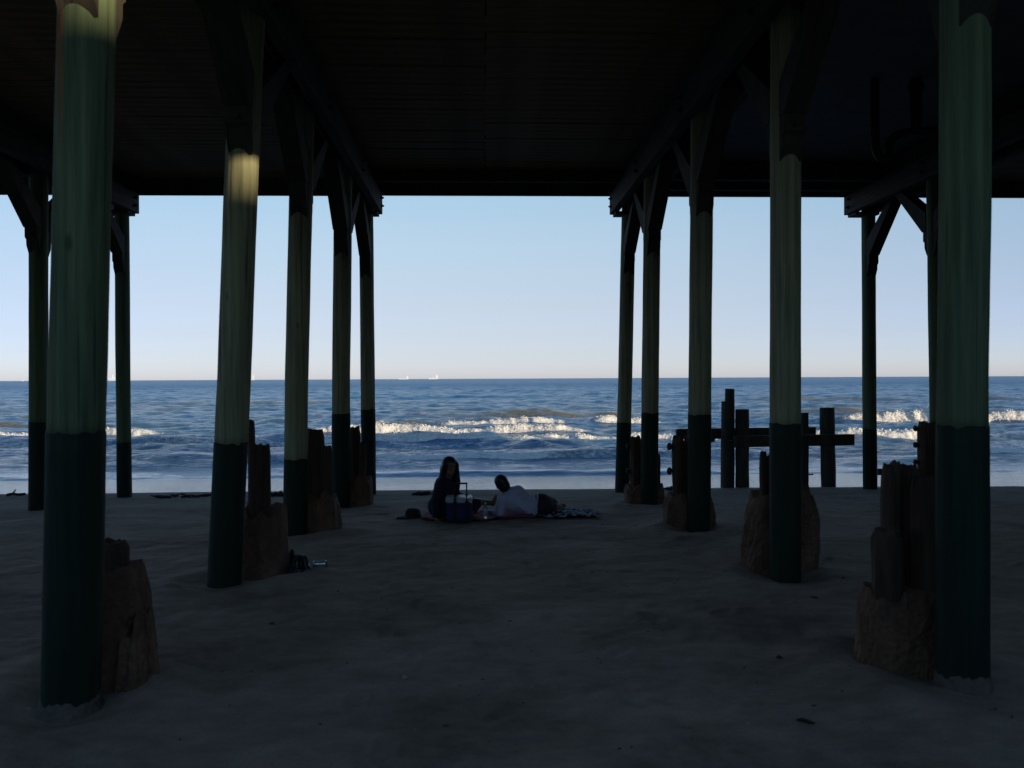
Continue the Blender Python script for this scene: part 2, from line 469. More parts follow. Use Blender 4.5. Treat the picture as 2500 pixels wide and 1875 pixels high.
# y0, drift, front width, back width, [(px, amplitude)], [(px, foam)]
WAVES = [
    dict(y=23.5, wf=0.40, wb=1.0, amp=[(-900, .12), (600, .13), (1000, .17), (1200, .23), (1700, .22), (2000, .14), (3400, .12)], foam=[(-900, .1), (600, .2), (900, .3), (1100, .1), (1500, .0), (3400, .1)], seed=1, cv=0.5),
    dict(y=27.3, wf=0.45, wb=1.5, amp=[(-900, .16), (250, .10), (400, .2), (560, .12), (700, .06), (3400, .1)], foam=[(-900, .1), (3400, .1)], seed=2, cv=0.7),
    dict(y=29.3, wf=0.42, wb=1.8, amp=[(-900, .16), (500, .18), (900, .24), (1500, .26), (1800, .22), (2200, .18), (2500, .26), (3400, .26)], foam=[(-900, .25), (500, .35), (900, .75), (1250, .75), (1500, .45), (1900, .55), (2350, .5), (2440, .95), (3400, .95)], seed=3, cv=0.4),
    dict(y=38.3, wf=0.32, wb=2.2, amp=[(-900, .2), (300, .26), (700, .30), (900, .30), (1500, .31), (1700, .33), (2000, .36), (2270, .46), (2400, .2), (3400, .1)], foam=[(-900, .4), (250, .55), (700, .6), (900, 1), (2290, 1), (2420, .4), (3400, .3)], seed=4, cv=0.35),
    dict(y=45.1, wf=0.34, wb=2.5, amp=[(-900, .45), (300, .42), (420, .40), (560, .24), (700, .16), (790, .35), (1000, .46), (1250, .50), (1400, .40), (1480, .15), (3400, .1)], foam=[(-900, 1), (330, 1), (395, .75), (430, .3), (600, .2), (760, .4), (800, 1), (1380, 1), (1450, .35), (1550, .1), (3400, .1)], seed=5, cv=0.45),
    dict(y=52.4, wf=0.40, wb=3.0, amp=[(-900, .5), (60, .45), (150, .2), (800, .15), (920, .4), (1150, .45), (1370, .5), (1420, .2), (1460, .45), (1560, .5), (1650, .4), (1800, .2), (1980, .25), (2070, .5), (2150, .8), (2290, .9), (2420, .6), (2500, .75), (3400, .7)], foam=[(-900, .8), (20, .3), (60, .08), (900, .05), (930, .5), (1010, .5), (1060, .25), (1120, .85), (1150, 1), (1365, 1), (1395, .1), (1440, .15), (1470, 1), (1580, 1), (1640, .4), (1720, .15), (2040, .1), (2075, .55), (2110, 1), (3400, 1)], seed=6, cv=0.5),
    dict(y=62.0, wf=1.0, wb=3.5, amp=[(-900, .2), (50, .55), (140, .5), (300, .1), (850, .15), (1000, .45), (1250, .55), (1500, .55), (1640, .25), (1800, .15), (1950, .5), (2060, .5), (2250, .3), (3400, .3)], foam=[(-900, 0), (3400, 0)], seed=7, cv=1.2),
    dict(y=79.0, wf=1.3, wb=4.0, amp=[(-900, .3), (250, .35), (420, .4), (600, .15), (1400, .15), (1900, .3), (2200, .2), (3400, .3)], foam=[(-900, 0), (3400, 0)], seed=8, cv=2.0),
    dict(y=100.0, wf=1.8, wb=5.0, amp=[(-900, .2), (380, .35), (560, .5), (760, .5), (830, .25), (1400, .1), (1850, .3), (2000, .5), (2150, .35), (3400, .3)], foam=[(-900, 0), (3400, 0)], seed=9, cv=2.5),
    dict(y=126.0, wf=2.2, wb=6.0, amp=[(-900, .2), (800, .2), (950, .55), (1300, .65), (1420, .4), (1500, .2), (2000, .2), (3400, .3)], foam=[(-900, 0), (3400, 0)], seed=10, cv=3.5),
    dict(y=175.0, wf=3.0, wb=8.0, amp=[(-900, .3), (900, .3), (1350, .5), (1700, .2), (3400, .4)], foam=[(-900, 0), (3400, 0)], seed=11, cv=5),
    dict(y=240.0, wf=4.0, wb=10.0, amp=[(-900, .4), (700, .5), (1700, .3), (2300, .5), (3400, .4)], foam=[(-900, 0), (3400, 0)], seed=12, cv=7),
]
rs = np.random.RandomState(11)
CHOP = []
for k in range(46):
    lam = 0.55 * (9.0 / 0.55) ** rs.rand()
    th = rs.normal(0, 0.62)
    CHOP.append((2 * math.pi / lam * math.sin(th), 2 * math.pi / lam * math.cos(th), rs.rand() * 6.28, 0.0078 * lam ** 0.82))
N2, N3 = Noise(21), Noise(33)
def crest_y(w, x):
    return w['y'] + w['cv'] * N2.fbm(x * 0.045 + w['seed'] * 9.1, x * 0 + w['seed'] * 3.3, 3) + 0.12 * w['cv'] * N3.fbm(x * 0.5, x * 0 + w['seed'], 2)
def sea_surface(x, y):
    z = np.zeros_like(x); foam = np.zeros_like(x); lace = np.zeros_like(x); silt = np.zeros_like(x)
    dist = np.maximum(y, 18)
    for kx, ky, ph, a in CHOP:
        lam = 2 * math.pi / math.hypot(kx, ky)
        att = np.clip(1.35 - dist / (lam * 110), 0, 1) * (0.34 + 0.66 * sstep(24, 38, y))
        z += a * att * (1 - 2 * np.abs(np.sin(0.5 * (kx * x + ky * y + ph + 1.1 * NZ(x * 0.13 + ph, y * 0.13)))) ** 1.15)
    lump = N2.fbm(x * 2.3, y * 3.0, 4, 0.6); lump2 = N3.fbm(x * 7.2 + 3, y * 8.2, 2, 0.6)
    for w in WAVES:
        sel = (y > w['y'] - 6 * w['wf'] - 3 - w['cv'] * 2) & (y < w['y'] + 5 * w['wb'] + 4 + w['cv'] * 2)
        if not sel.any(): continue
        xs, yy = x[sel], y[sel]
        yc = crest_y(w, xs)
        col = (xs - 0.035 * w['y']) / w['y'] * FPX + 1250
        A = np.interp(col, *zip(*w['amp'])) * (1 + 0.22 * N3.fbm(xs * 0.35, xs * 0 + w['seed'] * 7, 2))
        F = np.clip(np.interp(col, *zip(*w['foam'])) + 0.10 * N3(xs * 0.7, xs * 0 + w['seed']), 0, 1)
        s = yy - yc + 0.22 * F * N2.fbm(xs * 1.3 + 5, xs * 0 + w['seed'], 3)
        wf = w['wf'] * (1.25 - 0.45 * F)
        prof = np.where(s < 0, np.exp(-(s / wf) ** 2), np.exp(-(s / w['wb']) ** 2))
        A = A * 0.70
        zz = A * prof
        ff = F * sstep(-1.9 * wf, -1.3 * wf, s) * (1 - sstep(0.02, 0.35 + 0.25 * F, s))
        zz += ff * A * (0.15 * lump[sel] + 0.08 * lump2[sel]) * (0.4 + 0.6 * prof)
        z[sel] += zz
        foam[sel] = np.maximum(foam[sel], ff)
        if w['y'] < 110: silt[sel] = np.maximum(silt[sel], sstep(0.12, 0.40, A) * np.where(s < 0, sstep(-1.5 * wf, -0.8 * wf, s), 1 - sstep(0.0, 0.5 * w['wb'], s)))   # sand stirred up in the rising faces
        tr = np.maximum(F, 0.06) * np.where(s > 0, np.exp(-s / (3.5 * w['wb'])), np.exp(s / 2.2)) if w['y'] < 55 else 0 * s
        lace[sel] = np.maximum(lace[sel], tr * 0.75)
    return z, foam, lace, silt

yr = [17.5]
while yr[-1] < 20000:
    y_ = yr[-1]
    if y_ < 22: st = 0.2
    elif y_ < 53.5: st = 0.075
    elif y_ < 66: st = 0.13
    elif y_ < 500: st = max(0.14, y_ * 0.0052)
    else: st = y_ * 0.09
    yr.append(y_ + st)
yr = np.array(yr)
uc = np.concatenate([-np.geomspace(0.74, 6, 60)[::-1], np.linspace(-0.74, 0.80, 830)[1:-1], np.geomspace(0.80, 6, 60)])
Ys, Us = np.meshgrid(yr, uc, indexing='ij')
Xs = Us * Ys
Zs = np.zeros_like(Xs); Fo = np.zeros_like(Xs); La = np.zeros_like(Xs)
near = yr < 520
z_, f_, l_, si_ = sea_surface(Xs[near].ravel(), Ys[near].ravel())
sh = Xs[near].shape
Zs[near] = z_.reshape(sh); Fo[near] = f_.reshape(sh); La[near] = l_.reshape(sh); Si = np.zeros_like(Xs); Si[near] = si_.reshape(sh)
Zs *= sstep(20.8, 24.2, Ys)
Zs += WATER
sea_me = grid_mesh('sea', Xs, Ys, Zs)
for nm, arr in (('foam', Fo), ('lace', La), ('silt', Si)):
    a = sea_me.attributes.new(nm, 'FLOAT', 'POINT')
    a.data.foreach_set('value', arr.ravel().astype(np.float32))

t = NT('sea_water')
v = t.coord((1, 1, 1))
af = t.n('ShaderNodeAttribute', attribute_name='foam').outputs['Fac']
al = t.n('ShaderNodeAttribute', attribute_name='lace').outputs['Fac']
c1 = t.noise(t.coord((0.75, 1.5, 1)), 1.0, 6, 0.62, 0.3)
c2 = t.noise(t.coord((3.2, 6.0, 1)), 1.0, 5, 0.62, 0.2)
c3 = t.noise(t.coord((0.10, 0.24, 1)), 1.0, 5, 0.55)
fz = t.noise(t.coord((5, 5, 5)), 1.0, 5, 0.65)
lz = t.noise(t.coord((0.55, 1.6, 1)), 1.0, 6, 0.68, 1.0)
murk = t.mix(t.mapr(c3, 0.35, 0.65), (0.028, 0.125, 0.275), (0.050, 0.105, 0.16))
sep = t.n('ShaderNodeSeparateXYZ'); t.l(v, sep.inputs[0])
murk = t.mix(t.mapr(sep.outputs['Y'], 60, 140), murk, (0.018, 0.125, 0.275))
asl = t.n('ShaderNodeAttribute', attribute_name='silt').outputs['Fac']
murk = t.mix(t.math('MULTIPLY', asl, t.mapr(c1, 0.3, 0.6, 0.6, 1.0), True), murk, (0.155, 0.125, 0.070))
fmask = t.mapr(t.math('ADD', af, t.math('MULTIPLY', t.math('SUBTRACT', fz, 0.5), 0.7)), 0.38, 0.66)
lmask = t.math('MULTIPLY', t.mapr(t.math('ADD', al, t.math('MULTIPLY', t.math('SUBTRACT', lz, 0.5), 2.4)), 0.55, 1.1), 0.24)
mask = t.math('MAXIMUM', fmask, lmask)
foamc = t.ramp(fz, [(0.25, (0.50, 0.48, 0.43)), (0.5, (0.72, 0.70, 0.66)), (0.75, (0.85, 0.83, 0.79))])
t.set(Base_Color=t.mix(mask, murk, foamc))
t.l(t.math('MAXIMUM', t.mapr(mask, 0, 1, 0.07, 0.95, smooth=False), t.mapr(sep.outputs['Y'], 50, 320, 0.07, 0.34, smooth=False)), t.b.inputs['Roughness'])
t.l(t.mapr(mask, 0, 1, 0.5, 0.1, smooth=False), t.b.inputs['Specular IOR Level'])
t.b.inputs['IOR'].default_value = 1.333
h = t.math('ADD', t.math('MULTIPLY', c1, 0.26), t.math('MULTIPLY', c2, 0.13))
h = t.math('ADD', h, t.math('MULTIPLY', t.math('MULTIPLY', fz, mask), 0.12))
nd = t.n('ShaderNodeBump'); nd.inputs['Distance'].default_value = 1.0
t.l(t.mapr(sep.outputs['Y'], 22.8, 32, 0.15, 1.0), nd.inputs['Strength'])
t.l(h, nd.inputs['Height']); t.l(nd.outputs['Normal'], t.b.inputs['Normal'])
M['sea'] = t.m
sea = link('sea', sea_me, M['sea'])
tag(sea, kind='structure')

# foam tumbling on the breaking fronts: many small clumps
t = NT('sea_foam'); g = t.noise(t.coord((9, 9, 9)), 1, 3)
t.set(Base_Color=t.ramp(g, [(0.3, (0.72, 0.70, 0.66)), (0.7, (0.88, 0.86, 0.82))]), Roughness=0.95)
t.b.inputs['Subsurface Weight'].default_value = 0.0
M['foam'] = t.m
ico = bmesh.new(); bmesh.ops.create_icosphere(ico, subdivisions=1, radius=1.0)
iv = np.array([v_.co[:] for v_ in ico.verts]); ifc = np.array([[v_.index for v_ in f.verts] for f in ico.faces]); ico.free()
rs = np.random.RandomState(5)
Vs, Fs = [], []; off = 0
for w in WAVES:
    if w['y'] < 36 or w['y'] > 55: continue
    x = rs.uniform(float(wx(-150, w['y'])), float(wx(2800, w['y'])), 9000)
    col = (x - 0.035 * w['y']) / w['y'] * FPX + 1250
    F = np.interp(col, *zip(*w['foam'])); A = np.interp(col, *zip(*w['amp']))
    clump = 0.5 + 0.5 * N2.fbm(x * 0.9, x * 0 + w['seed'], 3)
    keep = rs.rand(x.size) < np.clip(F, 0, 1) ** 2 * np.clip(clump, 0.1, 1) * np.clip(A / 0.5, 0.3, 1.5)
    keep &= F > 0.55
    x = x[keep]; A = A[keep]; clump = clump[keep]
    s = rs.normal(-0.25, 0.45, x.size) * w['wf']
    y = crest_y(w, x) + s
    z, f, _, _ = sea_surface(x, y)
    up_ = np.abs(rs.normal(0, 0.04, x.size)) * (0.6 + A) * (0.3 + 1.2 * clump)
    sz = rs.uniform(0.008, 0.024, x.size) * (0.7 + 0.5 * A / 0.5)
    sz *= np.where(up_ > 0.09, 0.55, 1.0)
    for i in range(x.size):
        sc = sz[i] * (1 + 0.5 * rs.rand(3)) * np.array([1.3, 1.0, 0.9])
        Vs.append(iv * sc * (1 + 0.25 * (rs.rand(len(iv), 1) - 0.5)) + np.array([x[i], y[i], WATER + z[i] + up_[i]]))
        Fs.append(ifc + off); off += len(iv)
Vs = np.concatenate(Vs); Fs = np.concatenate(Fs)
fm = bpy.data.meshes.new('sea_foam')
fm.vertices.add(len(Vs)); fm.vertices.foreach_set('co', Vs.astype(np.float32).ravel())
fm.loops.add(Fs.size); fm.loops.foreach_set('vertex_index', Fs.ravel().astype(np.int32))
fm.polygons.add(len(Fs)); fm.polygons.foreach_set('loop_start', np.arange(0, Fs.size, 3, dtype=np.int32)); fm.polygons.foreach_set('loop_total', np.full(len(Fs), 3, dtype=np.int32))
fm.polygons.foreach_set('use_smooth', np.ones(len(Fs), dtype=bool))
fm.update(calc_edges=True)
fo = link('sea_foam', fm, M['foam'])
tag(fo, 'white foam tumbling along the breaking waves', 'foam', kind='stuff')

# ------------------------------------------------------------------ seawall behind the beach (behind the camera, shades the sand)
bm = bmesh.new()
prof = [(-14.0, 0.0), (-14.25, 1.6), (-14.8, 3.4), (-15.3, 5.0), (-15.4, 5.75), (-15.1, 5.78), (-15.1, 5.95), (-40, 5.95), (-40, -1)]
prof.append((-14.0, -1))
ends = []
for xx in (-160, 300):
    ends.append([bm.verts.new((xx, p[0], p[1])) for p in prof])
n = len(prof)
for k in range(n):
    bm.faces.new((ends[0][k], ends[0][(k + 1) % n], ends[1][(k + 1) % n], ends[1][k]))
bm.faces.new(ends[0]); bm.faces.new(list(reversed(ends[1])))
wall = bm_obj('seawall', bm, M['seawall'])
tag(wall, kind='structure')
def shadow_skyline(x0, x1, top, yb=-15.4, depth=14):       # unseen blocks added on the wall, tops stepped to shape the sun's shadows
    o_ = box_obj('shadow_caster_block', ((x0 + x1) / 2, yb - depth / 2, (5.9 + top) / 2), (x1 - x0, depth, top - 5.9), M['seawall'])
    tag(o_, kind='structure')
shadow_skyline(-150, 27.9, 7.15); shadow_skyline(28, 44.9, 7.65); shadow_skyline(45, 77.9, 9.6); shadow_skyline(78, 85.9, 8.2); shadow_skyline(86, 290, 7.35)

# ------------------------------------------------------------------ pier: piles
CAP_Z0, CAP_Z1, DECK_Z = 5.0, 5.38, 5.70
ROWY = {1: 4.6, 2: 7.38, 3: 10.1, 4: 13.1, 5: 15.8}
# (row, base px, [(px, py) on the shaft's axis], diameter m, y of the dark paint line, label)
PILES = [
    ('L', 1, [(173, 1700), (190, 930), (201, 520), (213, 0)], .322, 1056, 'nearest left timber pile with an orange rust streak and sunlit top'),
    ('L', 2, [(547, 1419), (573, 930), (587, 475)], .302, 1081, 'leaning green pile with a bright sun patch below its brace'),
    ('L', 3, [(721, 1286), (723, 930), (735, 482)], .288, 1121, 'green pile between the sun-patched leaning pile and two thinner far piles'),
    ('L', 4, [(833, 1240), (832, 930), (837, 600)], .288, 1010, 'fourth pile from the camera in the row left of the couple'),
    ('L', 5, [(901, 1207), (898, 930), (894.5, 600)], .272, 1000, 'farthest pile of the left inner row, at the deck edge nearest the couple'),
    ('R', 1, [(2350, 1715), (2348, 930), (2356, 480), (2356, 0)], .308, 1040, 'nearest right timber pile, thick and dark green, beside a stump cluster'),
    ('R', 2, [(1917, 1435), (1917.5, 930), (1918, 475)], .288, 1035, 'straight green pile standing in front of the low timber groyne'),
    ('R', 3, [(1706, 1311), (1708.7, 930), (1712, 560)], .290, 1012, 'third pile of the right inner row, at the left end of the low timber groyne'),
    ('R', 4, [(1584.5, 1242), (1587, 930), (1591, 640)], .280, 1009, 'fourth pile of the right inner row, right of the slanting farthest one'),
    ('R', 5, [(1519, 1199), (1526.7, 930), (1533, 600)], .276, 1031, 'slanting farthest pile of the right inner row, nearest the lying man'),
    ('A', 4, [(93, 1248), (94, 930), (94, 650)], .305, 1030, 'dark pile at far left, partly behind the nearest left pile, with two braces'),
    ('A', 5, [(304, 1213), (300, 930), (299, 680)], .284, 1080, 'slim far pile seen just right of the nearest left pile'),
    ('D', 4, [(2291, 1240), (2289, 930), (2284, 650)], .284, 1030, 'far pile mostly hidden behind the nearest right pile'),
    ('D', 5, [(2124.6, 1193), (2122, 930), (2121, 650)], .284, 1048, 'slim far pile right of the timber groyne with one brace leaning right'),
]
ROWX = {}
def make_pile(row, k, axis, dia, pline, label, seed):
    Y = ROWY[k]
    P = [at(px, py, Y) for px, py in axis]
    zs_ = [p.z for p in P]; xs_ = [p.x for p in P]
    order = np.argsort(zs_); zs_ = np.array(zs_)[order]; xs_ = np.array(xs_)[order]
    cf = np.polyfit(zs_, xs_, 1)
    def ax(z):
        return float(np.polyval(cf, z)) + 0.6 * (float(np.interp(z, zs_, xs_)) - float(np.polyval(cf, min(max(z, zs_[0]), zs_[-1]))))
    bx = ax(0.0); gzz = gz(bx, Y)
    dia = dia / math.sqrt(1 + (bx / Y) ** 2)
    zl = at(axis[0][0], pline, Y).z
    ROWX.setdefault(row, {})[k] = ax(CAP_Z0)
    root = empty('timber_pile', (bx, Y, gzz))
    tag(root, label, 'pile', 'timber piles holding up the pier')
    def shaft(z0, z1, rad, nm, mat, n, wav=0.0):
        bm = bmesh.new(); SEG = 36
        rings = []
        for i in range(n + 1):
            z = z0 + (z1 - z0) * i / n
            ring = []
            for q in range(SEG):
                a = 2 * math.pi * q / SEG
                rr = rad * (1 + 0.016 * nz1(math.cos(a) * 1.3 + seed * 5.1, z * 0.9 + math.sin(a) * 1.3) + 0.012 * nz1(seed * 3.7, z * 1.1) + 0.008 * nz1(a * 4 + seed, z * 0.35))
                zz = z + (wav * (0.018 * nz1(math.cos(a) * 1.5 + seed, math.sin(a) * 1.5) + 0.010 * nz1(math.cos(a) * 6 + seed, math.sin(a) * 6)) if i == n else 0)
                ring.append(bm.verts.new((ax(z) - bx + rr * math.cos(a), rr * math.sin(a), zz - gzz)))
            rings.append(ring)
        for r_a, r_b in zip(rings, rings[1:]):
            for q in range(SEG):
                bm.faces.new((r_a[q], r_a[(q + 1) % SEG], r_b[(q + 1) % SEG], r_b[q]))
        bm.faces.new(list(reversed(rings[0]))); bm.faces.new(rings[-1])
        return bm_obj(nm, bm, mat, root, smooth=True)
    rad = dia / 2
    shaft(zl - 0.03, CAP_Z1 - 0.01, rad, 'shaft', M['pile_rust'] if (row, k) == ('L', 1) else M['pile_edge_green'] if k == 1 or row in 'AD' else M['pile'], 40)
    shaft(-1.2, zl, rad + 0.004, 'dark_base', M['pile_base'], 22, wav=1.0)
    tx = ax(CAP_Z0) - bx
    # knee braces up and down the row, each on a stepped corbel with a bolt
    for s in ((-1, 1) if k < 5 else (-1,)):
        zb = CAP_Z0 - 0.84 + random.uniform(-.03, .03); ln = 0.98
        xb = ax(zb) - bx
        bm = bmesh.new()
        w_ = dia * 0.40
        ya, yb = s * (rad - 0.01), s * (rad + ln)
        th = 0.155
        # side profile in (y, z): a slanted timber cut to seat against pile and cap
        pr = [(ya, zb), (s * (rad + 0.10), zb), (yb, CAP_Z0 - 0.002), (yb - s * (th + 0.06), CAP_Z0 - 0.002), (ya, zb + 0.30)]
        A_ = [bm.verts.new((xb + (tx - xb) * (p[1] - zb) / 0.84 - w_, p[0], p[1] - gzz)) for p in pr]
        B_ = [bm.verts.new((xb + (tx - xb) * (p[1] - zb) / 0.84 + w_, p[0], p[1] - gzz)) for p in pr]
        bm.faces.new(A_); bm.faces.new(list(reversed(B_)))
        for q in range(5):
            bm.faces.new((A_[q], A_[(q + 1) % 5], B_[(q + 1) % 5], B_[q]))
        br = bm_obj('knee_brace', bm, M['brace'], root)
        bm = bmesh.new()
        hx = dia * 0.36
        pr = [(s * (rad - 0.03), zb - 0.003), (s * (rad + 0.085), zb - 0.003), (s * (rad + 0.085), zb - 0.15), (s * (rad + 0.045), zb - 0.18), (s * (rad + 0.04), zb - 0.27), (s * (rad - 0.03), zb - 0.40)]
        A_ = [bm.verts.new((xb - hx, p[0], p[1] - gzz)) for p in pr]; B_ = [bm.verts.new((xb + hx, p[0], p[1] - gzz)) for p in pr]
        bm.faces.new(A_); bm.faces.new(list(reversed(B_)))
        for q in range(6):
            bm.faces.new((A_[q], A_[(q + 1) % 6], B_[(q + 1) % 6], B_[q]))
        co = bm_obj('corbel', bm, M['brace'], root)
        bm = bmesh.new()
        add_tube(bm, [(xb, s * (rad + 0.07), zb - 0.10 - gzz), (xb, s * (rad + 0.125), zb - 0.10 - gzz)], [0.024, 0.024], 8)
        bm_obj('bolt', bm, M['iron'], co)
    if k == 1:
        bm = bmesh.new(); SEG = 40; rings = []
        for i in range(7):
            f = i / 6; ring = []
            for q in range(SEG):
                a = 2 * math.pi * q / SEG
                hh = 0.07 + 0.05 * abs(nz1(math.cos(a) * 1.6 + seed, math.sin(a) * 1.6)) + 0.012 * nz1(a * 5, seed)
                rr = rad + 0.006 + 0.030 * (1 - f) ** 1.5 + 0.006 * nz1(a * 6 + seed, f * 4)
                if i == 6: rr = rad - 0.004
                ring.append(bm.verts.new((ax(0.0) - bx + rr * math.cos(a), rr * math.sin(a), -0.06 + (hh + 0.06) * f)))
            rings.append(ring)
        for r_a, r_b in zip(rings, rings[1:]):
            for q in range(SEG): bm.faces.new((r_a[q], r_a[(q + 1) % SEG], r_b[(q + 1) % SEG], r_b[q]))
        bm_obj('sand_crust', bm, M['sand_crust'], root, smooth=True)
    return root
for i, p in enumerate(PILES):
    make_pile(*p, seed=i + 1)

# cap beams: a pair of timbers clamped round each row with a stringer on top
ROWLABEL = {'L': 'dark cap beam pair on the left inner row of piles', 'R': 'dark cap beam pair on the right inner row of piles',
            'A': 'dark cap beam over the far left piles', 'D': 'dark cap beam over the far right piles'}
for row, ks in ROWX.items():
    kk = sorted(ks)
    yy = np.array([ROWY[k] for k in kk]); xx = np.array([ks[k] for k in kk])
    cf = np.polyfit(yy, xx, 1) if len(kk) > 2 else np.array([0.0, xx.mean()])
    Y0, Y1 = (-0.3 if row == 'D' else 1.0), 16.02
    xa, xb = np.polyval(cf, Y0), np.polyval(cf, Y1)
    root = empty('cap_beam', (float((xa + xb) / 2), 7, CAP_Z0))
    tag(root, ROWLABEL[row], 'beam', 'cap beams under the deck')
    ang = math.atan2(xb - xa, Y1 - Y0)
    rot = Matrix.Rotation(-ang, 3, 'Z')
    L_ = math.hypot(xb - xa, Y1 - Y0)
    mid = Vector(((xa + xb) / 2, (Y0 + Y1) / 2, 0)) - root.location
    nrm = Vector((math.cos(ang), -math.sin(ang), 0))
    for s in (-1, 1):
        bm = bmesh.new(); cpos = mid + nrm * (s * 0.225); cpos.z = (CAP_Z1 - CAP_Z0) / 2
        add_box(bm, cpos, (0.135, L_, CAP_Z1 - CAP_Z0), rot)
        bmesh.ops.bevel(bm, geom=list(bm.edges), offset=0.008, segments=1, affect='EDGES')
        bm_obj('cap_timber', bm, M['timber'], root)
    bm = bmesh.new(); cpos = mid.copy(); cpos.z = (CAP_Z1 + DECK_Z) / 2 - CAP_Z0
    add_box(bm, cpos, (0.30, L_ - 0.02, DECK_Z - CAP_Z1 - 0.004), rot)
    bm_obj('stringer', bm, M['timber'], root)
    for k in kk:
        for dz in (0.12, 0.27):
            bm = bmesh.new(); x = float(np.polyval(cf, ROWY[k])); y = ROWY[k] + random.uniform(-.02, .02)
            for s in (-1, 1):
                p = Vector((x + s * 0.2925, y, CAP_Z0 + dz)) - root.location
                add_tube(bm, [p - Vector((s * 0.02, 0, 0)), p + Vector((s * 0.012, 0, 0))], [0.034, 0.034], 10)
                add_tube(bm, [p, p + Vector((s * 0.055, 0, 0))], [0.016, 0.016], 8)
                add_tube(bm, [p + Vector((s * 0.012, 0, 0)), p + Vector((s * 0.034, 0, 0))], [0.024, 0.024], 6)
            bm_obj('bolt', bm, M['iron'], root)
    # packing block under the seaward end
    box_obj('packing_block', Vector((float(xb), 15.8, CAP_Z0 - 0.03)) - root.location, (0.47, 0.34, 0.055), M['timber'], root)

# ------------------------------------------------------------------ pier: deck
deck = empty('pier_deck', (0, 7, DECK_Z))
tag(deck, 'dark plank deck of the pier overhead', 'deck')
xL = float(np.mean(list(ROWX['L'].values()))); xR = float(np.mean(list(ROWX['R'].values())))
xA = float(np.mean(list(ROWX['A'].values()))); xD = float(np.mean(list(ROWX['D'].values())))
BW = 0.205
DY0 = 1.0
ny = int((16.02 - DY0) / BW)
def unit_board(length):
    bm = bmesh.new(); add_box(bm, (0, 0, 0), (length, BW - 0.008, 0.05))
    me = bpy.data.meshes.new('board'); bm.to_mesh(me); bm.free(); me.materials.append(M['board']); return me
xc = 0.045
bl = [unit_board(xc - xL - 0.006), unit_board(xR - xc - 0.006), unit_board(xL - xA - 0.004)]
for j in range(ny):
    y = 16.02 - BW * (j + 0.5)
    for q, (x0, x1) in enumerate(((xL, xc), (xc, xR), (xA, xL))):
        o = link('board', bl[q], None, deck)
        o.location = ((x0 + x1) / 2 - deck.location.x + random.uniform(-.012, .012), y - deck.location.y, 0.028 + random.uniform(-.006, .006))
        o.rotation_euler = (random.uniform(-.012, .012), 0, 0)
bm = bmesh.new()
for j in range(ny):
    y = 16.02 - BW * (j + 0.5)
    add_box(bm, ((-12.6 + xA) / 2, y - 7, 0.028), (xA + 12.6 - 0.004, BW - 0.008, 0.05))
    add_box(bm, ((12.6 + xD) / 2, y - 7, 0.028), (12.6 - xD - 0.004, BW - 0.008, 0.05))
tag(bm_obj('outer_boards', bm, M['board'], deck), kind='stuff')
pw = (xD - xR - 0.31) / 2; pl = 2.02
for a in range(2):
    for b in range(7):
        box_obj('ceiling_panel', (xR + 0.155 + pw * (a + 0.5), 1.85 + pl * (b + 0.5) - 7, 0.02), (pw - 0.006, pl - 0.006, 0.02), M['panel'], deck)
box_obj('deck_sheet', (0, (16.02 + DY0) / 2 - 7, 0.09), (25.2, 16.0 - DY0, 0.05), M['timber'], deck)  # unseen sheet added over the boards to stop light leaking through gaps
fz0 = 5.375 - DECK_Z
for x0, x1, dz in ((-12.6, xA, 0.0), (xA, xL, -0.003), (xL, xR, 0.006), (xR, xD, 0.0), (xD, 12.6, -0.004)):
    box_obj('fascia', ((x0 + x1) / 2, 16.075 - 7, (fz0 + 0.45) / 2 + dz), (x1 - x0 - 0.006, 0.07, 0.45 - fz0), M['timber'], deck)
box_obj('header', ((xR + xD) / 2, 14.75 - 7, fz0 / 2), (xD - xR - 0.32, 0.14, -fz0 - 0.004), M['timber'], deck)
box_obj('header', ((xR + xD) / 2, 15.55 - 7, fz0 / 2), (xD - xR - 0.32, 0.14, -fz0 - 0.004), M['timber'], deck)
box_obj('header', ((xL + xR) / 2, 15.35 - 7, fz0 / 2 + 0.05), (xR - xL - 0.32, 0.12, -fz0 - 0.10), M['timber'], deck)

# unseen board wall added along the pier's right edge to block the sun
sun_block = empty('sun_block_wall', (12.5, 6.6, 0)); tag(sun_block, kind='structure')
bm = bmesh.new()
for j in range(62):
    add_box(bm, (0, -9.3 + 0.302 * (j + 0.5), 2.75), (0.05, 0.295, 5.9))
tag(bm_obj('boards', bm, M['timber'], sun_block), kind='stuff')

# drain pipe under the right bay
def tube_obj(name, pts, r, mat, parent=None, seg=12):
    bm = bmesh.new(); add_tube(bm, pts, [r] * len(pts), seg)
    return bm_obj(name, bm, mat, parent, smooth=True)
def smooth_path(pts, sub=6):
    out = []
    P = [Vector(p) for p in pts]
    for i in range(len(P) - 1):
        p0, p1, p2, p3 = P[max(i - 1, 0)], P[i], P[i + 1], P[min(i + 2, len(P) - 1)]
        for k in range(sub):
            u = k / sub
            out.append(0.5 * ((2 * p1) + (-p0 + p2) * u + (2 * p0 - 5 * p1 + 4 * p2 - p3) * u * u + (-p0 + 3 * p1 - 3 * p2 + p3) * u ** 3))
    out.append(P[-1]); return out
YP = 10.6
pb = at(2140, 270, YP)
root = empty('drain_pipe', (pb.x, YP, pb.z)); tag(root, 'grey drain pipe with a bent trap under the right ceiling', 'pipe')
q = lambda px, py: at(px, py, YP) - root.location
tube_obj('trap', smooth_path([q(2136, 180), q(2136, 300), q(2138, 360), q(2150, 385), q(2168, 380), q(2172, 350), q(2195, 328), q(2250, 320), q(2320, 314)]), 0.055, M['pipe'], root)
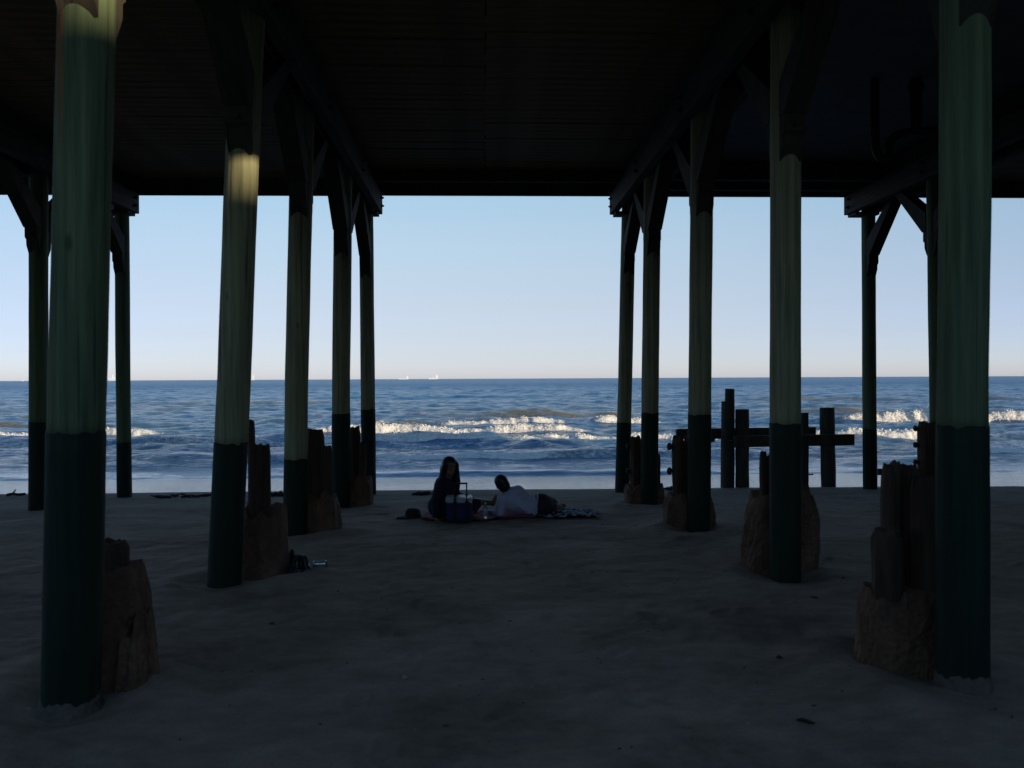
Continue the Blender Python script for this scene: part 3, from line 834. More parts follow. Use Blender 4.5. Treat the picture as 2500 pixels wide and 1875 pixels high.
tube_obj('riser', [q(2236, 175), q(2236, 318)], 0.075, M['pipe'], root)
tube_obj('collar', [q(2236, 205), q(2236, 222)], 0.10, M['pipe'], root)

# ------------------------------------------------------------------ old footings and stumps
def rough_block(name, x, y, z0, z1, rx, ry, top, seed, mat, parent, lump=0.06, sq=3.2, n=16, seg=36):
    """lumpy broken block: rings of a squarish outline, narrower at the top"""
    bm = bmesh.new(); rings = []
    for i in range(n + 1):
        f = i / n; z = z0 + (z1 - z0) * f
        k = 1 + (top - 1) * f - (0.10 * max(0, f - 0.86) / 0.14)
        ring = []
        for q_ in range(seg):
            a = 2 * math.pi * q_ / seg; ca, sa = math.cos(a), math.sin(a)
            rr = (abs(ca) ** sq + abs(sa) ** sq) ** (-1 / sq)
            dd = 1 + lump * (nz1(ca * 1.8 + seed * 7, z * 2.6 + sa * 1.8, 3) * 1.3) + lump * 0.6 * nz1(ca * 7 + seed, z * 9 + sa * 6, 2)
            zz = z + (0.07 * (z1 - z0) * nz1(ca * 2 + seed, sa * 2 + 4) if f > 0.5 else 0)
            ring.append(bm.verts.new((x + rx * k * rr * ca * dd, y + ry * k * rr * sa * dd, zz)))
        rings.append(ring)
    for a_, b_ in zip(rings, rings[1:]):
        for q_ in range(seg):
            bm.faces.new((a_[q_], a_[(q_ + 1) % seg], b_[(q_ + 1) % seg], b_[q_]))
    c = bm.verts.new((x, y, z1 + 0.01))
    for q_ in range(seg): bm.faces.new((rings[-1][q_], rings[-1][(q_ + 1) % seg], c))
    bm.faces.new(list(reversed(rings[0])))
    return bm_obj(name, bm, mat, parent, smooth=False)

def rough_stump(x, y, z0, z1, r, seed, parent, lean=(0, 0), flat=1.0, mat=None):
    bm = bmesh.new(); seg = 18; n = 12; rings = []
    for i in range(n + 1):
        f = i / n
        ring = []
        for q_ in range(seg):
            a = 2 * math.pi * q_ / seg
            rr = r * (1 + 0.10 * nz1(math.cos(a) * 2 + seed * 3, math.sin(a) * 2 + f * 1.5) + 0.05 * nz1(a * 6, seed + f))
            if f > 0.9: rr *= 1 - 2.2 * (f - 0.9)
            dz = (0.022 * nz1(math.cos(a) * 1.6 + seed, math.sin(a) * 1.6, 3)) if i == n else 0
            ring.append(bm.verts.new((x + lean[0] * f + rr * math.cos(a), y + lean[1] * f + rr * flat * math.sin(a), z0 + (z1 - z0) * f + dz)))
        rings.append(ring)
    for a_, b_ in zip(rings, rings[1:]):
        for q_ in range(seg):
            bm.faces.new((a_[q_], a_[(q_ + 1) % seg], b_[(q_ + 1) % seg], b_[q_]))
    c = bm.verts.new((x + lean[0], y + lean[1], z1 - 0.02))
    for q_ in range(seg): bm.faces.new((rings[-1][q_], rings[-1][(q_ + 1) % seg], c))
    bm.faces.new(list(reversed(rings[0])))
    return bm_obj('stump', bm, mat or M['stump'], parent)

# px range of the block, its top row, distance, half depth, [(px0, px1, top row, distance)] stumps
FOOT = [
    ((128, 352), 1385, 5.08, 0.24, [(240, 310, 1322, 5.08)], 'broken rust-brown footing with one stub behind the nearest left pile'),
    ((594, 702), 1242, 7.85, 0.21, [(605, 622, 1026, 7.95), (606, 643, 1086, 7.80), (639, 660, 1086, 7.86)], 'rust-brown footing with three upright stumps beside the leaning pile'),
    ((735, 830), 1206, 10.35, 0.24, [(748, 791, 1047, 10.4), (789, 811, 1088, 10.3)], 'brown footing with a tall and a short stump right of the third left pile'),
    ((846, 911), 1168, 13.30, 0.22, [(852, 880, 1043, 13.4), (876, 894, 1080, 13.3)], 'far brown footing with paired stumps between the last two left piles'),
    ((1522, 1626), 1186, 13.28, 0.24, [(1538, 1567, 1066, 13.3), (1598, 1612, 1108, 13.3)], 'low brown footing with one stump at the fourth right pile'),
    ((1616, 1752), 1207, 10.36, 0.24, [(1641, 1671, 1066, 10.3), (1668, 1690, 1064, 10.4)], 'tapered brown footing with a bolted stump round the third right pile'),
    ((1812, 1998), 1202, 7.74, 0.26, [(1854, 1872, 1104, 7.7), (1868, 1884, 1114, 7.76)], 'wide tapered footing round the pile in front of the timber groyne'),
    ((2088, 2292), 1440, 5.02, 0.22, [(2128, 2202, 1290, 4.98), (2152, 2200, 1131, 5.12), (2194, 2242, 1137, 5.16), (2226, 2288, 1166, 5.02)], 'cluster of old wooden stumps in a footing by the nearest right pile'),
    ((2236, 2340), 1172, 13.05, 0.24, [(2240, 2281, 1031, 13.0)], 'far footing with a bolted post left of the nearest right pile'),
]
for i, ((p0, p1), top, Y, ry, stumps, label) in enumerate(FOOT):
    c = at((p0 + p1) / 2, top, Y)
    rx = (p1 - p0) / 2 / FPX * Y
    g0 = gz(c.x, Y)
    root = empty('old_footing', (c.x, Y, g0)); tag(root, label, 'footing', 'old footings beside the piles')
    taper = 0.86 if i in (5, 6, 7) else 0.92
    rough_block('concrete_block', 0, 0, -0.35, c.z - g0, rx * 0.98, ry, taper, i + 1, M['footing'], root, lump=0.06, sq=4.5)
    for j, (s0, s1, st, sy) in enumerate(stumps):
        sp = at((s0 + s1) / 2, st, sy)
        rad = (s1 - s0) / 2 / FPX * sy
        st_o = rough_stump(sp.x - c.x, sy - Y, max(c.z - g0 - 0.25, -0.1), sp.z - g0, rad, i * 5 + j + 1, root, flat=min(1.4, max(1.0, 0.06 / rad)))
    if i in (4, 5, 8):
        s0, s1, st, sy = stumps[0]
        for py_ in ((1090, 1150) if i != 8 else (1046, 1086, 1128)):
            pl_ = at(s0, py_, sy) - root.location; pr_ = pl_ + Vector(((s1 - s0) / FPX * sy, 0, 0))
            bm = bmesh.new()
            for e, sg in ((pl_, -1), (pr_, 1)):
                add_tube(bm, [e - Vector((sg * 0.05, 0, 0)), e + Vector((sg * 0.045, 0, 0))], [0.02, 0.02], 8)
                add_ball(bm, e + Vector((sg * 0.035, 0, 0)), (0.035, 0.045, 0.05), u=8, v=6)
            bm_obj('bolt', bm, M['iron'], root)
    if i == 8:
        a_ = at(2142, 1153, 13.0) - root.location; b_ = at(2245, 1150, 13.0) - root.location
        box_obj('board', (a_ + b_) / 2, ((b_ - a_).length, 0.06, 0.10), M['frame_wood'], root, jitter=0.004)
    if i == 0:
        # spalled outer crust standing off the block
        cc = at(352, 1480, 4.98)
        rough_block('crust', cc.x - c.x, 4.98 - Y, -0.05, 0.42, 0.075, 0.15, 0.62, 31, M['footing'], root, lump=0.26, sq=2.0, n=20, seg=26)
        cc = at(320, 1600, 4.83)
        rough_block('crust', cc.x - c.x, 4.83 - Y, -0.1, 0.30, 0.085, 0.06, 0.7, 37, M['footing'], root, lump=0.22, sq=2.0, n=16, seg=26)

# ------------------------------------------------------------------ low timber groyne at the water's edge
YF = 16.9
fb = at(1900, 1190, YF); root = empty('timber_groyne', (fb.x, YF, gz(fb.x, YF)))
tag(root, 'low timber groyne of four posts and two rails at the water edge', 'groyne')
g0 = root.location.z
def fpost(pb_, pt_, top, w, dy, name='post', nar=None):
    a = at(pb_, 1195, YF) - root.location; b = at(pt_, top, YF) - root.location
    bm = bmesh.new()
    n = 10; pts = [Vector((a.x + (b.x - a.x) * i / n, dy, -0.6 + (b.z + 0.6) * i / n)) for i in range(n + 1)]
    rad = w / 2 / FPX * YF
    add_tube(bm, pts, [rad * (1 + 0.03 * nz1(pb_, i * 0.7)) for i in range(n + 1)], 16)
    return bm_obj(name, bm, M['frame_wood'], root)
p = fpost(1776, 1778, 980, 33, 0.02)
fpost(1781, 1781.5, 949, 23, 0.0, 'post_core').parent = p
fpost(1812, 1812, 999, 33, 0.0)
fpost(1967, 1967, 1008, 23, 0.10)
fpost(2023, 2018, 995, 35, -0.02)
def frail(x0, x1, ya, yb, th, dy, thick=0.12):
    a = at(x0, ya, YF) - root.location; b = at(x1, yb, YF) - root.location
    m_ = (a + b) / 2; d = b - a
    rot = Matrix.Rotation(-math.atan2(d.z, d.x), 3, 'Y')
    box_obj('rail', (m_.x, dy, m_.z), (d.length, thick, th / FPX * YF), M['frame_wood'], root, rot=rot, bevel=0.008)
frail(1783, 2070, 1076, 1071, 27, -0.26)
frail(1661, 2002, 1062, 1057, 26, 0.26)
for px_ in (1665, 1745):
    bp = at(px_, 1066, YF) - root.location
    box_obj('cleat', (bp.x, 0.26, bp.z), (0.12, 0.15, 0.26), M['frame_wood'], root, bevel=0.01)
for px_ in (1776, 1812, 2020):
    bp = at(px_, 1074, YF) - root.location
    bm = bmesh.new(); add_tube(bm, [(bp.x, -0.36, bp.z), (bp.x, 0.36, bp.z)], [0.018, 0.018], 8); bm_obj('bolt', bm, M['iron'], root)
bp = at(1982, 1159, YF) - root.location
tube_obj('iron_pin', [(bp.x - 0.12, 0.05, bp.z), (bp.x + 0.05, 0.05, bp.z)], 0.014, M['iron'], root, 8)

# ------------------------------------------------------------------ people
DG = None
def fuse(name, bm, mat, parent, voxel=0.012, smooth_it=5):
    """one continuous skin over overlapping limbs"""
    bmesh.ops.recalc_face_normals(bm, faces=bm.faces)
    me = bpy.data.meshes.new(name + '_src'); bm.to_mesh(me); bm.free()
    o = bpy.data.objects.new(name + '_src', me); COL.objects.link(o)
    md = o.modifiers.new('r', 'REMESH'); md.mode = 'VOXEL'; md.voxel_size = voxel; md.use_smooth_shade = True
    ms = o.modifiers.new('s', 'SMOOTH'); ms.factor = 0.5; ms.iterations = smooth_it
    dg = bpy.context.evaluated_depsgraph_get(); dg.update()
    nm = bpy.data.meshes.new_from_object(o.evaluated_get(dg)); nm.name = name
    bpy.data.objects.remove(o); bpy.data.meshes.remove(me)
    nm.materials.clear(); nm.materials.append(mat)
    out = link(name, nm, None, parent, smooth=True)
    return out

def add_hand(bm, wrist, direc, nrm_, size=0.16):
    """palm and five curled fingers"""
    w = Vector(wrist); d = Vector(direc).normalized(); n_ = Vector(nrm_).normalized(); s = d.cross(n_).normalized()
    palm = w + d * size * 0.28
    rot = Matrix((s, d, n_)).transposed()
    add_ball(bm, palm, (size * 0.24, size * 0.32, size * 0.10), rot)
    for k, (o_, ln) in enumerate(((-0.75, 0.36), (-0.25, 0.44), (0.25, 0.42), (0.75, 0.33))):
        b = w + d * size * 0.50 + s * (o_ * size * 0.22)
        m_ = b + d * size * ln * 0.55 + n_ * (-0.02 * size)
        e = m_ + d * size * ln * 0.40 + n_ * (-0.14 * size)
        add_capsule(bm, b, 0.0085, m_, 0.008, 8); add_capsule(bm, m_, 0.008, e, 0.007, 8)
    b = w + d * size * 0.18 - s * size * 0.2
    m_ = b - s * size * 0.16 + d * size * 0.18
    add_capsule(bm, b, 0.011, m_, 0.009, 8); add_capsule(bm, m_, 0.009, m_ + d * size * 0.2 - s * 0.02 * size, 0.008, 8)

def add_head(bm, c, face, up_=(0, 0, 1), s=1.0):
    """skull, jaw, nose, lips, brow, ears; face = direction looked at"""
    f = Vector(face).normalized(); u = Vector(up_); u = (u - f * u.dot(f)).normalized(); r_ = f.cross(u).normalized()
    rot = Matrix((r_, f, u)).transposed()
    c = Vector(c)
    P_ = lambda a, b, e: c + (r_ * a + f * b + u * e) * s
    add_ball(bm, P_(0, -0.01, 0.02), (0.075 * s, 0.092 * s, 0.095 * s), rot)
    add_ball(bm, P_(0, 0.025, -0.055), (0.056 * s, 0.062 * s, 0.062 * s), rot)
    add_ball(bm, P_(0, 0.062, -0.095), (0.026 * s, 0.024 * s, 0.020 * s), rot)
    add_capsule(bm, P_(0, 0.086, 0.018), 0.008 * s, P_(0, 0.102, -0.018), 0.013 * s, 8)
    for k in (-1, 1):
        add_ball(bm, P_(k * 0.034, 0.072, -0.012), (0.022 * s, 0.018 * s, 0.02 * s), rot, 8, 6)
        add_ball(bm, P_(k * 0.03, 0.082, 0.030), (0.024 * s, 0.010 * s, 0.008 * s), rot, 8, 6)
        add_ball(bm, P_(k * 0.076, -0.008, -0.005), (0.010 * s, 0.020 * s, 0.032 * s), rot, 8, 6)
    add_ball(bm, P_(0, 0.086, -0.052), (0.024 * s, 0.012 * s, 0.007 * s), rot, 8, 6)
    add_ball(bm, P_(0, 0.084, -0.064), (0.021 * s, 0.012 * s, 0.008 * s), rot, 8, 6)
    return P_, rot

def face_features(c, face, parent, s=1.0, up_=(0, 0, 1)):
    f = Vector(face).normalized(); u = Vector(up_); u = (u - f * u.dot(f)).normalized(); r_ = f.cross(u).normalized()
    P_ = lambda a, b, e: Vector(c) + (r_ * a + f * b + u * e) * s
    rot = Matrix((r_, f, u)).transposed()
    for k in (-1, 1):
        bm = bmesh.new(); add_ball(bm, P_(k * 0.031, 0.078, 0.008), (0.014 * s, 0.010 * s, 0.006 * s), rot, 8, 6); bm_obj('eye', bm, M['hair'], parent, smooth=True)
        bm = bmesh.new(); add_capsule(bm, P_(k * 0.016, 0.092, 0.032), 0.004 * s, P_(k * 0.046, 0.082, 0.034), 0.003 * s, 6); bm_obj('eyebrow', bm, M['hair'], parent, smooth=True)

# --- seated woman
wy_ = 11.25
wp = at(1087, 1263, wy_)
wz = gz(wp.x, wy_)
woman = empty('person', (wp.x, wy_, wz)); woman.scale = (1.10, 1.06, 1.03)
tag(woman, 'long-haired person in a dark navy top sitting on the sand beside the cooler', 'person')
HC = (0.065, -0.03, 0.695); FACE = (0.42, -0.9, -0.12)
bm = bmesh.new()
P_, hrot = add_head(bm, HC, FACE)
add_capsule(bm, (0.03, 0.0, 0.52), 0.052, (0.055, -0.02, 0.63), 0.050)
add_ball(bm, (-0.01, 0, 0.40), (0.105, 0.15, 0.19)); add_ball(bm, (-0.05, 0, 0.13), (0.145, 0.165, 0.13))
add_capsule(bm, (-0.03, 0, 0.15), 0.125, (-0.01, 0, 0.35), 0.12)
add_capsule(bm, (-0.03, -0.145, 0.495), 0.052, (-0.11, -0.20, 0.27), 0.042); add_capsule(bm, (-0.11, -0.20, 0.27), 0.040, (-0.10, -0.22, 0.06), 0.027)
add_hand(bm, (-0.10, -0.22, 0.05), (0.3, -0.9, -0.15), (0, 0, 1), 0.15)
add_capsule(bm, (0.05, 0.145, 0.495), 0.052, (0.14, 0.20, 0.28), 0.042); add_capsule(bm, (0.14, 0.20, 0.28), 0.040, (0.26, 0.08, 0.26), 0.027)
add_hand(bm, (0.27, 0.07, 0.26), (0.8, -0.4, -0.1), (0, 0, 1), 0.15)
add_capsule(bm, (-0.02, -0.08, 0.11), 0.088, (0.40, -0.02, 0.20), 0.060)       # near thigh, knee bent
add_capsule(bm, (0.40, -0.02, 0.20), 0.055, (0.30, -0.16, 0.055), 0.036)
add_capsule(bm, (0.29, -0.17, 0.045), 0.036, (0.44, -0.24, 0.035), 0.026)
add_capsule(bm, (-0.02, 0.09, 0.11), 0.088, (0.30, 0.48, 0.16), 0.060)        # far leg stretched out
add_capsule(bm, (0.30, 0.48, 0.16), 0.055, (0.60, 0.74, 0.09), 0.037)
add_capsule(bm, (0.60, 0.75, 0.075), 0.038, (0.640, 0.76, 0.185), 0.026)
fuse('body', bm, M['skin'], woman, 0.0095, 4)
bm = bmesh.new()                                                                  # loose navy top
add_ball(bm, (-0.015, 0, 0.40), (0.13, 0.175, 0.19)); add_ball(bm, (-0.06, 0, 0.17), (0.165, 0.19, 0.16))
add_capsule(bm, (-0.04, 0, 0.13), 0.155, (-0.015, 0, 0.36), 0.14)
add_capsule(bm, (-0.03, -0.12, 0.505), 0.062, (0.03, 0.12, 0.515), 0.062)
add_capsule(bm, (-0.03, -0.145, 0.495), 0.068, (-0.11, -0.205, 0.27), 0.060); add_capsule(bm, (-0.11, -0.205, 0.27), 0.058, (-0.10, -0.225, 0.09), 0.046)
add_capsule(bm, (0.05, 0.145, 0.495), 0.068, (0.14, 0.205, 0.28), 0.058); add_capsule(bm, (0.14, 0.205, 0.28), 0.055, (0.24, 0.10, 0.265), 0.042)
fuse('navy_top', bm, M['navy'], woman, 0.012, 4)
bm = bmesh.new()
add_capsule(bm, (-0.03, -0.08, 0.115), 0.108, (0.39, -0.02, 0.20), 0.070); add_capsule(bm, (0.39, -0.02, 0.20), 0.068, (0.35, -0.09, 0.13), 0.055)
add_capsule(bm, (-0.03, 0.09, 0.115), 0.108, (0.30, 0.48, 0.16), 0.070)
fuse('leggings', bm, M['legging'], woman, 0.012, 3)
bm = bmesh.new()                                                                  # long hair
add_ball(bm, P_(0, -0.030, 0.034), (0.100, 0.102, 0.108), hrot); add_ball(bm, P_(-0.01, -0.08, -0.06), (0.115, 0.08, 0.13), hrot)
for k, dn in ((-1, 0.36), (1, 0.40)):
    top_ = P_(k * 0.072, 0.012, 0.04)
    a_ = P_(k * 0.100, -0.012, -0.10); b_ = P_(k * 0.112, 0.01, -0.22); c_ = P_(k * 0.100, 0.05, -dn)
    add_capsule(bm, top_, 0.036, a_, 0.036); add_capsule(bm, a_, 0.036, b_, 0.036); add_capsule(bm, b_, 0.035, c_, 0.014)
bk = P_(0, -0.085, -0.05)
add_capsule(bm, P_(0, -0.07, 0.03), 0.075, P_(-0.02, -0.105, -0.16), 0.085); add_capsule(bm, P_(-0.02, -0.105, -0.16), 0.085, P_(-0.06, -0.135, -0.36), 0.045)
add_capsule(bm, P_(-0.05, -0.06, -0.06), 0.06, P_(-0.10, -0.07, -0.26), 0.05)
fuse('hair', bm, M['hair'], woman, 0.0095, 3)
face_features(HC, FACE, woman)

# --- reclining man, back to the camera
my_ = 11.2
mp_ = at(1266, 1266, my_); mz = gz(mp_.x, my_)
man = empty('person', (mp_.x, my_, mz))
tag(man, 'short-haired person in a pale grey-lavender shirt lying propped on an elbow', 'person')
MH = (-0.225, 0.03, 0.455); MF = (-0.35, 0.93, -0.1); MU = (-0.45, -0.05, 0.9)
bm = bmesh.new()
P2, hrot2 = add_head(bm, MH, MF, MU, 1.12)
add_capsule(bm, (-0.13, 0.02, 0.31), 0.062, (-0.20, 0.03, 0.40), 0.058)
add_ball(bm, (-0.06, 0.02, 0.245), (0.16, 0.125, 0.165)); add_capsule(bm, (-0.04, 0.02, 0.225), 0.135, (0.16, 0.02, 0.145), 0.125)
add_ball(bm, (0.28, 0.03, 0.155), (0.16, 0.14, 0.155))
add_capsule(bm, (-0.215, 0.0, 0.25), 0.062, (-0.25, -0.03, 0.05), 0.050); add_capsule(bm, (-0.25, -0.02, 0.045), 0.045, (-0.36, 0.20, 0.045), 0.032)
add_hand(bm, (-0.36, 0.21, 0.045), (-0.4, 0.85, 0.05), (0, 0, 1), 0.17)
add_capsule(bm, (0.0, 0.07, 0.355), 0.062, (0.04, 0.30, 0.22), 0.048); add_capsule(bm, (0.04, 0.30, 0.22), 0.045, (-0.15, 0.42, 0.09), 0.032)
add_hand(bm, (-0.155, 0.42, 0.08), (-0.9, 0.3, -0.1), (0, 0, 1), 0.17)
add_capsule(bm, (0.31, 0.03, 0.20), 0.105, (0.53, 0.30, 0.13), 0.068); add_capsule(bm, (0.53, 0.30, 0.13), 0.062, (0.58, 0.66, 0.06), 0.040)
add_capsule(bm, (0.30, 0.03, 0.105), 0.105, (0.555, 0.12, 0.095), 0.070); add_capsule(bm, (0.555, 0.12, 0.095), 0.062, (0.50, 0.52, 0.06), 0.040)
add_capsule(bm, (0.58, 0.67, 0.06), 0.04, (0.70, 0.72, 0.045), 0.030); add_capsule(bm, (0.50, 0.53, 0.055), 0.04, (0.62, 0.57, 0.04), 0.030)
fuse('body', bm, M['skin'], man, 0.010, 4)
bm = bmesh.new()
add_ball(bm, (-0.06, 0.02, 0.245), (0.178, 0.142, 0.182)); add_capsule(bm, (-0.04, 0.02, 0.225), 0.153, (0.20, 0.02, 0.15), 0.148)
add_capsule(bm, (-0.02, 0.06, 0.34), 0.088, (0.04, 0.03, 0.27), 0.11)
add_capsule(bm, (-0.215, 0.0, 0.25), 0.082, (-0.25, -0.03, 0.075), 0.070); add_capsule(bm, (-0.25, -0.02, 0.062), 0.062, (-0.33, 0.14, 0.05), 0.045)
add_capsule(bm, (0.0, 0.07, 0.355), 0.080, (0.04, 0.30, 0.22), 0.064); add_capsule(bm, (0.04, 0.30, 0.22), 0.060, (-0.10, 0.39, 0.11), 0.045)
add_capsule(bm, (-0.14, 0.02, 0.30), 0.075, (0.0, 0.04, 0.33), 0.10)
add_capsule(bm, (-0.02, -0.11, 0.20), 0.035, (0.20, -0.10, 0.05), 0.04); add_capsule(bm, (0.05, -0.10, 0.26), 0.03, (0.22, -0.10, 0.15), 0.035)
fuse('shirt', bm, M['shirt'], man, 0.011, 3)
bm = bmesh.new()
add_ball(bm, (0.31, 0.03, 0.16), (0.165, 0.158, 0.165)); add_capsule(bm, (0.33, 0.03, 0.20), 0.120, (0.48, 0.24, 0.145), 0.088); add_capsule(bm, (0.32, 0.03, 0.11), 0.118, (0.48, 0.10, 0.10), 0.088)
fuse('shorts', bm, M['shorts'], man, 0.012, 3)
bm = bmesh.new()
pts = [(0.235 + 0.03 * math.sin(a), 0.025 + 0.158 * math.cos(a), 0.155 + 0.160 * math.sin(a)) for a in np.linspace(0, 2 * math.pi, 33)]
for a_, b_ in zip(pts, pts[1:]): add_capsule(bm, a_, 0.014, b_, 0.014, 8)
fuse('waistband', bm, M['band'], man, 0.008, 2)
bm = bmesh.new()
add_ball(bm, P2(0, -0.022, 0.032), (0.096, 0.108, 0.110), hrot2); add_ball(bm, P2(0, -0.05, -0.02), (0.086, 0.078, 0.092), hrot2)
fuse('hair', bm, M['hair'], man, 0.010, 3)
face_features(MH, MF, man, 1.12, MU)

# ------------------------------------------------------------------ picnic things
def cloth(name, x0, x1, y0, y1, mat, seed, amp=0.02, nx=60, ny_=36, edge=0.05):
    X, Yc = np.meshgrid(np.linspace(x0, x1, nx), np.linspace(y0, y1, ny_), indexing='xy')
    X = X + edge * NZ.fbm(Yc * 3 + seed, X * 0.8, 2); Y2 = Yc + edge * NZ.fbm(X * 3 + seed * 2, Yc * 0.8, 2)
    Z = ground(X, Y2, True) + 0.028 + amp * np.abs(NZ.fbm(X * 5 + seed, Y2 * 5, 3))
    me = grid_mesh(name, X, Y2, Z)
    o = link(name, me, mat)
    sd = o.modifiers.new('thick', 'SOLIDIFY'); sd.thickness = 0.012
    return o
o = cloth('towel', wp.x - 0.28, mp_.x + 0.22, 10.98, 11.75, M['pink'], 3, 0.022)
tag(o, 'pink towel under the sitting person and the propped elbow', 'towel')
o = cloth('beach_blanket', mp_.x + 0.18, mp_.x + 1.13, 11.0, 11.85, M['pattern'], 8, 0.05)
tag(o, 'crumpled black and white patterned blanket at the lying person\'s legs', 'blanket')

cy = 10.90
cp = at(1121, 1270, cy); czz = gz(cp.x, cy) + 0.005
cool = empty('cooler', (cp.x, cy, czz)); tag(cool, 'blue wheeled cooler with white lid and raised black handle', 'cooler')
S = 0.00128 * 1.0
box_obj('body', (0, 0, 0.155), (0.345, 0.27, 0.25), M['cooler_blue'], cool, bevel=0.02)
box_obj('base', (0, 0, 0.03), (0.33, 0.26, 0.03), M['black_plastic'], cool, bevel=0.008)
for x0, x1 in ((-0.176, -0.064), (-0.036, 0.092), (0.116, 0.176)):
    box_obj('lid', ((x0 + x1) / 2, 0, 0.305), (x1 - x0, 0.285, 0.07), M['white_plastic'], cool, bevel=0.014)
box_obj('lid_strap', (-0.05, 0, 0.297), (0.027, 0.27, 0.055), M['black_plastic'], cool)
box_obj('lid_strap', (0.104, 0, 0.297), (0.023, 0.27, 0.055), M['black_plastic'], cool)
hd = empty('handle', (0, -0.158, 0)); hd.parent = cool
for x in (-0.05, 0.104):
    box_obj('handle_post', (x, 0, 0.29), (0.017, 0.014, 0.46), M['black_plastic'], hd, bevel=0.003)
box_obj('handle_grip', (0.027, 0, 0.528), (0.185, 0.024, 0.022), M['black_plastic'], hd, bevel=0.006)
for x in (-0.12, 0.12):
    bm = bmesh.new(); add_tube(bm, [(x - 0.02, 0.10, 0.045), (x + 0.02, 0.10, 0.045)], [0.045, 0.045], 16); bm_obj('wheel', bm, M['black_plastic'], cool)

bp = at(1185, 1262, 11.0); b0 = gz(bp.x, 11.0)
bot = empty('water_bottle', (bp.x, 11.0, b0 + 0.03)); tag(bot, 'clear plastic water bottle standing between the two people', 'bottle')
bm = bmesh.new()
zz = [0, .005, .03, .05, .07, .09, .11, .135, .16, .175, .19]; rr_ = [.022, .030, .031, .028, .031, .028, .031, .031, .024, .014, .012]
add_tube(bm, [(0, 0, a) for a in zz], rr_, 18); bm_obj('bottle', bm, M['bottle'], bot, smooth=True)
bm = bmesh.new(); add_tube(bm, [(0, 0, .186), (0, 0, .206)], [.0155, .0155], 14); bm_obj('cap', bm, M['white_plastic'], bot)

hp = at(1004, 1259, 11.35); h0 = gz(hp.x, 11.35)
bnd = empty('cloth_bundle', (hp.x, 11.35, h0)); tag(bnd, 'dark crumpled cloth bundle on the sand left of the sitting person', 'bundle')
rough_block('bundle', 0.02, 0, -0.02, 0.135, 0.125, 0.12, 0.62, 51, M['dark_cloth'], bnd, 0.16, 2.2)
rough_block('flap', 0.0, -0.02, -0.02, 0.03, 0.19, 0.15, 0.9, 52, M['dark_cloth'], bnd, 0.16, 2.2, n=5)

# refuse by the leaning pile's footing
rp = at(732, 1376, 7.85); r0_ = gz(rp.x, 7.85)
rub = empty('refuse_bag', (rp.x, 7.85, r0_)); tag(rub, 'torn black refuse bag lying beside the three-stump footing', 'bag')
rough_block('bag', 0.0, 0, -0.03, 0.15, 0.10, 0.11, 0.62, 61, M['trash_dark'], rub, 0.30, 2.2)
rough_block('torn_flap', -0.08, 0.02, 0, 0.20, 0.03, 0.06, 0.5, 62, M['trash_dark'], rub, 0.30, 2.2)
rough_block('torn_flap', 0.03, -0.09, -0.03, 0.05, 0.11, 0.05, 0.7, 63, M['trash_dark'], rub, 0.30, 2.2, n=6)
kp = at(781, 1366, 7.9); k0 = gz(kp.x, 7.9)
can = empty('crushed_can', (kp.x, 7.9, k0)); tag(can, 'crushed shiny drink can on the sand beside the black refuse bag', 'can')
bm = bmesh.new()
add_tube(bm, [(-0.062, 0, 0.036), (-0.055, 0, 0.036), (-0.02, 0.0, 0.034), (0.005, 0, 0.032), (0.03, 0, 0.034), (0.055, 0, 0.036), (0.062, 0, 0.036)], [0.024, 0.032, 0.030, 0.023, 0.030, 0.032, 0.026], 16)
bm_obj('can_body', bm, M['silver'], can, smooth=True)
bm = bmesh.new(); add_tube(bm, [(0.062, 0, 0.036), (0.066, 0, 0.036)], [0.028, 0.028], 16); bm_obj('can_end', bm, M['trash_dark'], can)

# seaweed clumps, driftwood and small sticks
def weed(px, py, Y, w, h, label, seed, wide=1.0):
    p_ = at(px, py, Y); g_ = gz(p_.x, Y)
    rs_ = random.Random(seed); bm = bmesh.new()
    for i in range(46):
        a = rs_.uniform(0, 6.28); rr = w * math.sqrt(rs_.random()) * 0.5
        x = rr * math.cos(a) * wide; y = rr * math.sin(a) * 0.6
        pts = [Vector((x, y, 0.0))]
        for k in range(4):
            pts.append(pts[-1] + Vector((rs_.uniform(-.05, .05) * wide, rs_.uniform(-.04, .04), rs_.uniform(-.3, 1) * h * 0.3)))
        add_tube(bm, pts, [0.006, 0.012, 0.013, 0.010, 0.004], 5)
    o_ = bm_obj('seaweed_clump', bm, M['weed'], None, (p_.x, Y, g_ + 0.01))
    tag(o_, label, 'seaweed', 'seaweed washed up along the tide line')
weed(676, 1202, 15.6, 0.28, 0.12, 'dark seaweed clump between the leaning pile and its right neighbour', 1)
weed(470, 1209, 15.5, 0.8, 0.05, 'thin seaweed line on the sand left of the leaning pile', 2, 1.8)
weed(1030, 1208, 15.4, 0.33, 0.07, 'low seaweed heap on the sand just left of the sitting person', 3)
weed(1640, 1196, 16.2, 0.25, 0.06, 'small seaweed clump behind the third right pile', 4)
dp = at(38, 1197, 16.35); dg0 = gz(dp.x, 16.35)
dw = empty('driftwood', (dp.x, 16.35, dg0)); tag(dw, 'dark driftwood branch on the wet sand at far left', 'driftwood')
tube_obj('branch', smooth_path([(-0.17, 0, 0.03), (-0.06, 0.02, 0.05), (0.06, -0.02, 0.04), (0.18, 0.02, 0.045)]), 0.026, M['weed'], dw, 8)
tube_obj('twig', smooth_path([(-0.10, 0, 0.04), (-0.04, 0, 0.08), (0.0, 0, 0.13)]), 0.013, M['weed'], dw, 6)
